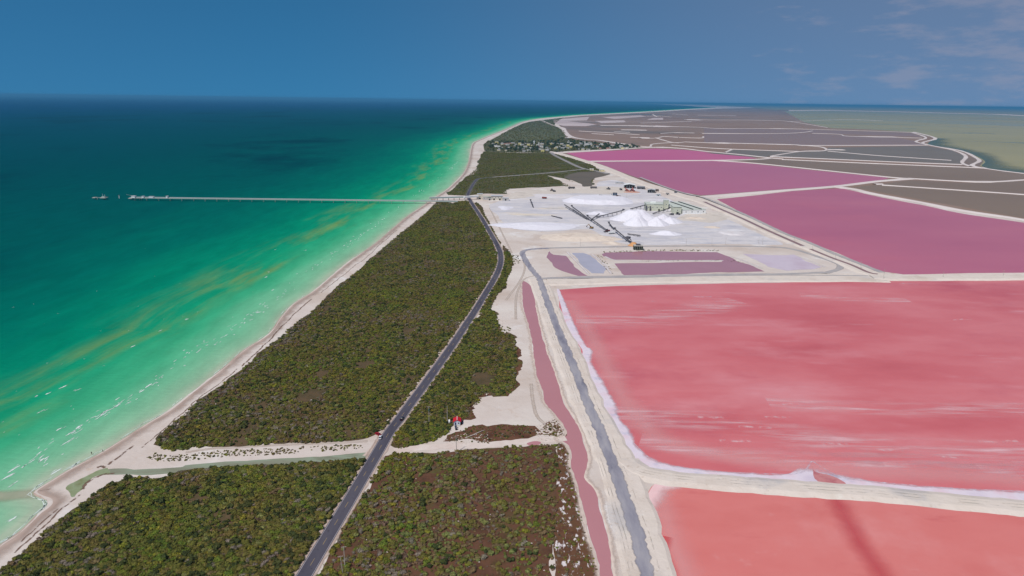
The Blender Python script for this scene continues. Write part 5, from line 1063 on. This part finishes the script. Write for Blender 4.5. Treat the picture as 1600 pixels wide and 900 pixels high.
vis = (ux > 8) & (ux < 1592) & (uy > 0) & (uy < 893); size = np.where(vis, T[:, 3]/dep, 0)
order = np.argsort(-size); big = order[:300]; rest = order[300:]
scol = bpy.data.collections.new('shrub_kinds'); COL.children.link(scol)
seen = set(); protos = {}
road_pts = np.array([(q.x, q.y) for q in road])
def sideword(x, y):
    i = np.argmin(np.abs(road_pts[:, 1]-y)); return 'right' if x > road_pts[i, 0] else 'left'
def put(row, col):
    k = int(row[5]); o = bpy.data.objects.new('shrub', SM[k]); col.objects.link(o)
    o.location = row[:3]; o.rotation_euler.z = row[4]; o.scale = (row[3],)*3
    sd = sideword(row[0], row[1]); i = np.argmin(np.abs(road_pts[:, 1]-row[1])); dr = abs(row[0]-road_pts[i, 0])
    where = 'by the asphalt' if dr < 16 else ('toward the pink canal' if dr > 75 else 'in mid-thicket') if sd == 'right' else ('toward the beach' if dr > 90 else 'in mid-thicket')
    sz = 'large' if row[3] > 2.0 else 'mid-sized' if row[3] > 1.6 else 'small'; lv = 'at the bottom edge' if row[1] < 272 else 'in the foreground' if row[1] < 310 else 'near the track'
    tag(o, '%s %s shrub %s of the road, %s, %s' % (sz, KIND[k][0], sd, where, lv), 'shrub', 'large shrubs in the near scrub'); return o
# one shrub of every kind also serves as the pattern for the scattered scrub
pat = []
for k in range(len(KIND)):
    j = next((i for i in big if int(T[i, 5]) == k), None)
    if j is None: j = next(i for i in rest if int(T[i, 5]) == k)
    o = put(T[j], scol); o.name = 'shrub' if k == 0 else 'shrub.%03d' % k; pat.append(o); seen.add(int(j))
for i in big:
    if int(i) not in seen: put(T[i], COL)
Rr = T[[i for i in rest if int(i) not in seen]]
me = bpy.data.meshes.new('scrub'); me.from_pydata(Rr[:, :3].tolist(), [], [])
for nm, j, ty in (('scl', 3, 'FLOAT'), ('rot', 4, 'FLOAT'), ('vid', 5, 'INT')):
    a_ = me.attributes.new(nm, ty, 'POINT'); a_.data.foreach_set('value', Rr[:, j].astype(np.int32 if ty == 'INT' else np.float32))
sc_o = link('scrub', me, None); tag(sc_o, kind='stuff')
ng = bpy.data.node_groups.new('scatter_scrub', 'GeometryNodeTree')
ng.interface.new_socket('Geometry', in_out='INPUT', socket_type='NodeSocketGeometry'); ng.interface.new_socket('Geometry', in_out='OUTPUT', socket_type='NodeSocketGeometry')
N, L = ng.nodes, ng.links
gi = N.new('NodeGroupInput'); go = N.new('NodeGroupOutput'); ip = N.new('GeometryNodeInstanceOnPoints')
ci_ = N.new('GeometryNodeCollectionInfo'); ci_.inputs['Collection'].default_value = scol; ci_.inputs['Separate Children'].default_value = True; ci_.inputs['Reset Children'].default_value = True
def na(nm, ty): q = N.new('GeometryNodeInputNamedAttribute'); q.data_type = ty; q.inputs[0].default_value = nm; return q.outputs['Attribute']
cmb = N.new('ShaderNodeCombineXYZ'); L.new(na('rot', 'FLOAT'), cmb.inputs[2]); e2r = N.new('FunctionNodeEulerToRotation'); L.new(cmb.outputs[0], e2r.inputs[0])
L.new(gi.outputs[0], ip.inputs['Points']); L.new(ci_.outputs[0], ip.inputs['Instance']); ip.inputs['Pick Instance'].default_value = True
L.new(na('vid', 'INT'), ip.inputs['Instance Index']); L.new(e2r.outputs[0], ip.inputs['Rotation']); L.new(na('scl', 'FLOAT'), ip.inputs['Scale']); L.new(ip.outputs[0], go.inputs[0])
md = sc_o.modifiers.new('scatter', 'NODES'); md.node_group = ng

# ---- stones and drift timber
def stones(name, poly, n, s0, s1, mat, z, seed):
    r_ = np.random.default_rng(seed); xs_ = [q.x for q in poly]; ys_ = [q.y for q in poly]; mb = MB(); k = 0
    while k < n:
        p = np.array([[r_.uniform(min(xs_), max(xs_)), r_.uniform(min(ys_), max(ys_))]])
        if not inside(p, poly)[0]: continue
        s = r_.uniform(s0, s1); t = r_.uniform(0, 6.28); v = []
        for a in range(6): v.append((p[0, 0]+s*math.cos(t+a*1.05)*r_.uniform(.7, 1.2), p[0, 1]+s*math.sin(t+a*1.05)*r_.uniform(.6, 1.1), z))
        v.append((p[0, 0], p[0, 1], z+s*r_.uniform(.4, .8))); mb.add(v, [(a, (a+1) % 6, 6) for a in range(6)]); k += 1
    o = mb.build(name, mat); tag(o, kind='stuff')
stones('stones', GL([(838, 666), (868, 652), (884, 676), (874, 688), (846, 690), (836, 682)]), 220, .3, 1.1, rubble, .37, 1)
stones('stones', GL([(690, 690), (722, 678), (764, 680), (764, 694), (700, 696)]), 90, .2, .7, rubble, .39, 2)
stones('stones', POLY['A'], 260, .3, .9, rubble, .5, 3)
stones('stones', GL([(774, 488), (800, 510), (808, 560), (790, 550)]), 90, .3, .9, rubble, .37, 4)
stones('stones', POLY['E'], 90, .2, .6, rubble, .4, 5)
for i, (a, b, lb) in enumerate((((738, 680), (757, 672), 'long pale drift log lying in the brown marsh right of the hut'), ((728, 684), (742, 679), 'shorter pale drift log just below the long one'), ((676, 687), (684, 678), 'pale drift log lying in the scrub above the sand track'))):
    A_, B_ = G(a[0], a[1], .65), G(b[0], b[1], .65)
    o = MB().tube(A_, A_.lerp(B_, .5)+Vector((.2, .1, .2)), .3, .26, n=7).tube(A_.lerp(B_, .5)+Vector((.2, .1, .2)), B_, .26, .14, n=7).tube(A_.lerp(B_, .6), A_.lerp(B_, .7)+Vector((.9, .5, .7)), .13, .05, n=5).build('drift_log', M('drift_wood', 204, 190, 180, .9)); tag(o, lb, 'log', 'pale drift logs')

# ---- village: houses and trees, each its own
vr = random.Random(21)
wallc = [M('house_white', 240, 236, 230), M('house_cream', 222, 208, 178), M('house_yellow', 220, 206, 140), M('house_pink', 208, 168, 160), M('house_grey', 186, 182, 180)]
roofc = [M('roof_pale', 206, 200, 194), M('roof_sheet', 176, 176, 178), M('roof_rust', 150, 110, 96)]
hp_ = []
for i in range(5):
    h = empty('house', (0, 0, -50)); W_, D_, H_ = ((9, 8, 3.4), (12, 8, 3.6), (8, 8, 6), (14, 9, 3.8), (9, 7, 3.2))[i]
    MB().box(-W_/2, W_/2, -D_/2, D_/2, 0, H_).build('wall', wallc[i], h)
    rm_ = roofc[(0, 1, 0, 2, 1)[i]]
    if i in (1, 3): MB().prism([(-D_/2-.4, H_+.02), (D_/2+.4, H_+.02), (0, H_+1.6)], -W_/2-.3, W_/2+.3, 'x').build('roof', rm_, h)
    else: MB().box(-W_/2-.2, W_/2+.2, -D_/2-.2, D_/2+.2, H_+.02, H_+.5).build('roof', rm_, h)
    MB().box(-.6, .6, -D_/2-.08, -D_/2-.01, 0, 2.2).build('door', dark, h)
    for x in (-W_/3, W_/3): MB().box(x-.8, x+.8, -D_/2-.08, -D_/2-.01, 1.1, 2.3).build('window', glass, h)
    hp_.append(h)
lm = leafmat('tree_leaf', 50, 64, 44)
lm2 = leafmat('tree_leaf_bright', 62, 76, 46)
def tree_proto(seed, hgt, rad, mat):
    rr = random.Random(seed); t = empty('tree', (0, 0, -50)); tr = MB().tube((0, 0, 0), (.2, .1, hgt*.5), .35, .22, n=6)
    for k in range(4): a = rr.uniform(0, 6.28); tr.tube((.15, .08, hgt*.4), (math.cos(a)*rad*.5, math.sin(a)*rad*.5, hgt*.75), .16, .06, n=5)
    tr.build('trunk', M('bark', 96, 82, 68), t)
    c = MB()
    for j in range(260):
        q = Vector((rr.gauss(0, 1), rr.gauss(0, 1), rr.gauss(0, 1))).normalized()*rr.uniform(.55, 1.05)
        p = Vector((q.x*rad, q.y*rad, hgt*.68+q.z*hgt*.36)); n_ = (q+Vector((rr.uniform(-.6, .6), rr.uniform(-.6, .6), rr.uniform(-.2, .8)))).normalized()
        x = n_.orthogonal().normalized(); x.rotate(Matrix.Rotation(rr.uniform(0, 6.28), 3, n_)); y = n_.cross(x); s = rad*rr.uniform(.16, .3)
        c.add([p-x*s, p-y*s*.6, p+x*s, p+y*s*.6], [(0, 1, 2, 3)])
    c.build('crown', mat, t); return t
tp_ = [tree_proto(1, 9, 4.2, lm), tree_proto(2, 11, 5.0, lm), tree_proto(3, 7, 4.6, lm2), tree_proto(4, 12, 3.6, lm)]
HL = ['small white flat-roofed house among the trees of the distant village', 'long cream house with sheet roof in the distant village', 'two-storey yellowish house in the distant village', 'pinkish gabled house in the distant village', 'low grey house in the distant village']
spots_h = [(775, 229.5), (781, 233), (784.5, 226.5), (793, 227), (795, 231), (806, 226), (809, 232), (816, 227), (821, 230), (826, 228), (812, 226.5), (841, 227.5), (848, 232), (846, 230), (832, 230), (826, 236), (819, 237), (848, 237.5), (855, 236), (783, 232), (776, 224.5), (801, 225), (790, 225.5), (870, 231), (876, 230), (881, 228.5), (878, 226), (884, 232), (892, 231.5), (919, 234.8), (931, 228), (938, 232.5), (951, 233.3), (965, 229.5), (970, 231), (975, 229), (980, 231.5), (990, 230), (995, 231), (985, 229.5), (940, 226), (920, 224), (900, 228), (908, 225.5), (888, 223), (872, 225)]
for i in range(64):
    if i % 3 == 0: spots_h.append((vr.uniform(768, 858), vr.uniform(224, 236.5)))
    else: x = vr.uniform(860, 985); spots_h.append((x, vr.uniform(220+max(0, (x-900)*.08), 236-(x-860)*.028)))
used = set()
for i, (x, y) in enumerate(spots_h):
    k = vr.choices(range(5), (.55, .2, .07, .06, .12))[0]
    if k not in used: o = hp_[k]; used.add(k)
    else: o = copy_tree(hp_[k])
    o.location = G(x, y, .43); o.rotation_euler.z = R(vr.choice((0, 90, 180, 15, -15))+vr.uniform(-8, 8)); s = vr.uniform(1.1, 1.8); o.scale = (s, s, s*.95)
    tag(o, HL[k], 'house', 'village houses')
for k in range(5):
    if k not in used: hp_[k].location = G(800+k*5, 230, .62); tag(hp_[k], HL[k], 'house', 'village houses')
TL = ['dark round-crowned tree between the village houses', 'tall broad dark tree between the village houses', 'low brighter green tree between the village houses', 'slender upright dark tree between the village houses']
spots_t = []
for cx, cy, n_, sx_, sy_ in ((810, 234, 14, 4, 2.2), (835, 233, 18, 6, 2.5), (852, 227, 12, 6, 2), (795, 233, 10, 8, 2), (860, 229, 14, 8, 3), (770, 229, 8, 5, 2)):
    for _ in range(n_): spots_t.append((vr.gauss(cx, sx_), vr.gauss(cy, sy_)))
for i in range(150): x = vr.uniform(866, 1000); spots_t.append((x, vr.uniform(219.5+max(0, (x-890)*.085), 235.2-(x-860)*.026)))
for i in range(40): spots_t.append((vr.uniform(768, 870), vr.uniform(221.5, 225)))
used = set()
for x, y in spots_t:
    if y > 237 or x < 765: y = min(y, 236); x = max(x, 766)
    k = vr.choices(range(4), (.35, .3, .2, .15))[0]
    if k not in used: o = tp_[k]; used.add(k)
    else: o = copy_tree(tp_[k])
    o.location = G(x, y, .43); o.rotation_euler.z = vr.uniform(0, 6.28); s = vr.uniform(.6, 1.15); o.scale = (s*1.15, s*1.15, s)
    tag(o, TL[k], 'tree', 'village trees')
wt = empty('water_tower', G(834.6, 226, .43)); tag(wt, 'white cylindrical water tower standing above the village trees', 'water tower')
MB().tube((0, 0, 0), (0, 0, 13), 2.6, n=14).build('shaft', whitep, wt, True); MB().tube((0, 0, 13), (0, 0, 17), 4.2, n=14).build('tank', whitep, wt, True); MB().tube((0, 0, 17.02), (0, 0, 18), 4.2, .6, n=14).build('cap', whitep, wt)

# ---- breakers and whitecaps
foam = mk('foam', [S(206, 222, 212), S(236, 240, 236)], .6, rough=.8)
N_, L_2 = foam.node_tree.nodes, foam.node_tree.links
fr = random.Random(5); fm = MB()
BR = smooth(GL([(40, 730), (95, 690), (165, 645), (235, 600), (300, 553), (345, 526), (395, 492), (440, 459), (490, 418), (540, 386), (580, 356), (640, 311), (690, 276), (722, 245)]), False, 12); nb_ = sides(BR, 1)
def dab(p, d, ln, w):
    """one ragged streak of foam"""
    n_ = Vector((-d.y, d.x, 0)); k = 7; top = []; bot = []
    for i in range(k+1):
        t = i/k; q = p+d*(t-.5)*ln; h_ = w*math.sin(math.pi*min(1, max(.0, t)))**.6
        top.append(q+n_*(h_*fr.uniform(.3, 1)+fr.uniform(-.1, .1))); bot.append(q-n_*(h_*fr.uniform(.2, .8)))
    o = len(fm.v); fm.v += [tuple((q.x, q.y, .09)) for q in top+bot]
    for i in range(k): fm.f.append((o+i, o+k+1+i, o+k+2+i, o+i+1))
for _ in range(230):
    i = fr.randrange(len(BR)-1); q = BR[i]; d = (BR[i+1]-BR[i]).normalized(); sc = max(1, q.length/520)
    if fr.random() < .35 and math.sin(i*.9) < -.2: continue
    p = BR[i].lerp(BR[i+1], fr.random())+nb_[i]*fr.gauss(0, 4.5); d.rotate(Matrix.Rotation(fr.gauss(-.06, .13), 3, 'Z'))
    dab(p, d, fr.uniform(1.5, 6)*sc**.6, fr.uniform(.22, .6)*sc**.8)
for x, y, ln in ((170, 641, 16), (158, 650, 12), (183, 634, 7), (106, 690, 12), (124, 667, 7), (110, 677, 8), (208, 541, 5), (292, 499, 5), (250, 517, 4), (64, 643, 7), (92, 671, 5), (22, 733, 9), (12, 745, 9), (20, 757, 8), (65, 719, 5), (118, 726, 10), (88, 737, 8), (98, 605, 7), (122, 609, 6), (75, 615, 4), (430, 390, 4), (420, 425, 4), (416, 433, 6), (20, 811, 5), (478, 391, 4), (232, 603, 9), (222, 611, 6), (57, 619, 3)):
    q = G(x, y); d = Vector((.20, 1, 0)).normalized(); d.rotate(Matrix.Rotation(fr.gauss(0, .1), 3, 'Z')); dab(q, d, ln, fr.uniform(.5, 1.0)); dab(q+Vector((fr.uniform(-2, 2), fr.uniform(-3, 3), 0)), d, ln*.6, fr.uniform(.2, .5))
for _ in range(60):
    q = G(fr.uniform(0, 520), fr.uniform(380, 720)); ds, _s = shore_dist(np.array([[q.x, q.y]]))
    if 35 < ds[0] < 330: d = Vector((.2, 1, 0)).normalized(); d.rotate(Matrix.Rotation(fr.gauss(0, .2), 3, 'Z')); dab(q, d, fr.uniform(.8, 2.6), fr.uniform(.15, .35))
# thin swash edge
for i in range(len(coast)-1):
    q = coast[i]
    if q.y > 1600 or fr.random() < .55: continue
    d = (coast[i+1]-q).normalized(); dab(q.lerp(coast[i+1], fr.random())+Vector((-d.y, d.x, 0))*fr.uniform(1.2, 3), d, fr.uniform(4, 14), fr.uniform(.2, .45))
tag(fm.build('sea_foam', foam), kind='stuff')
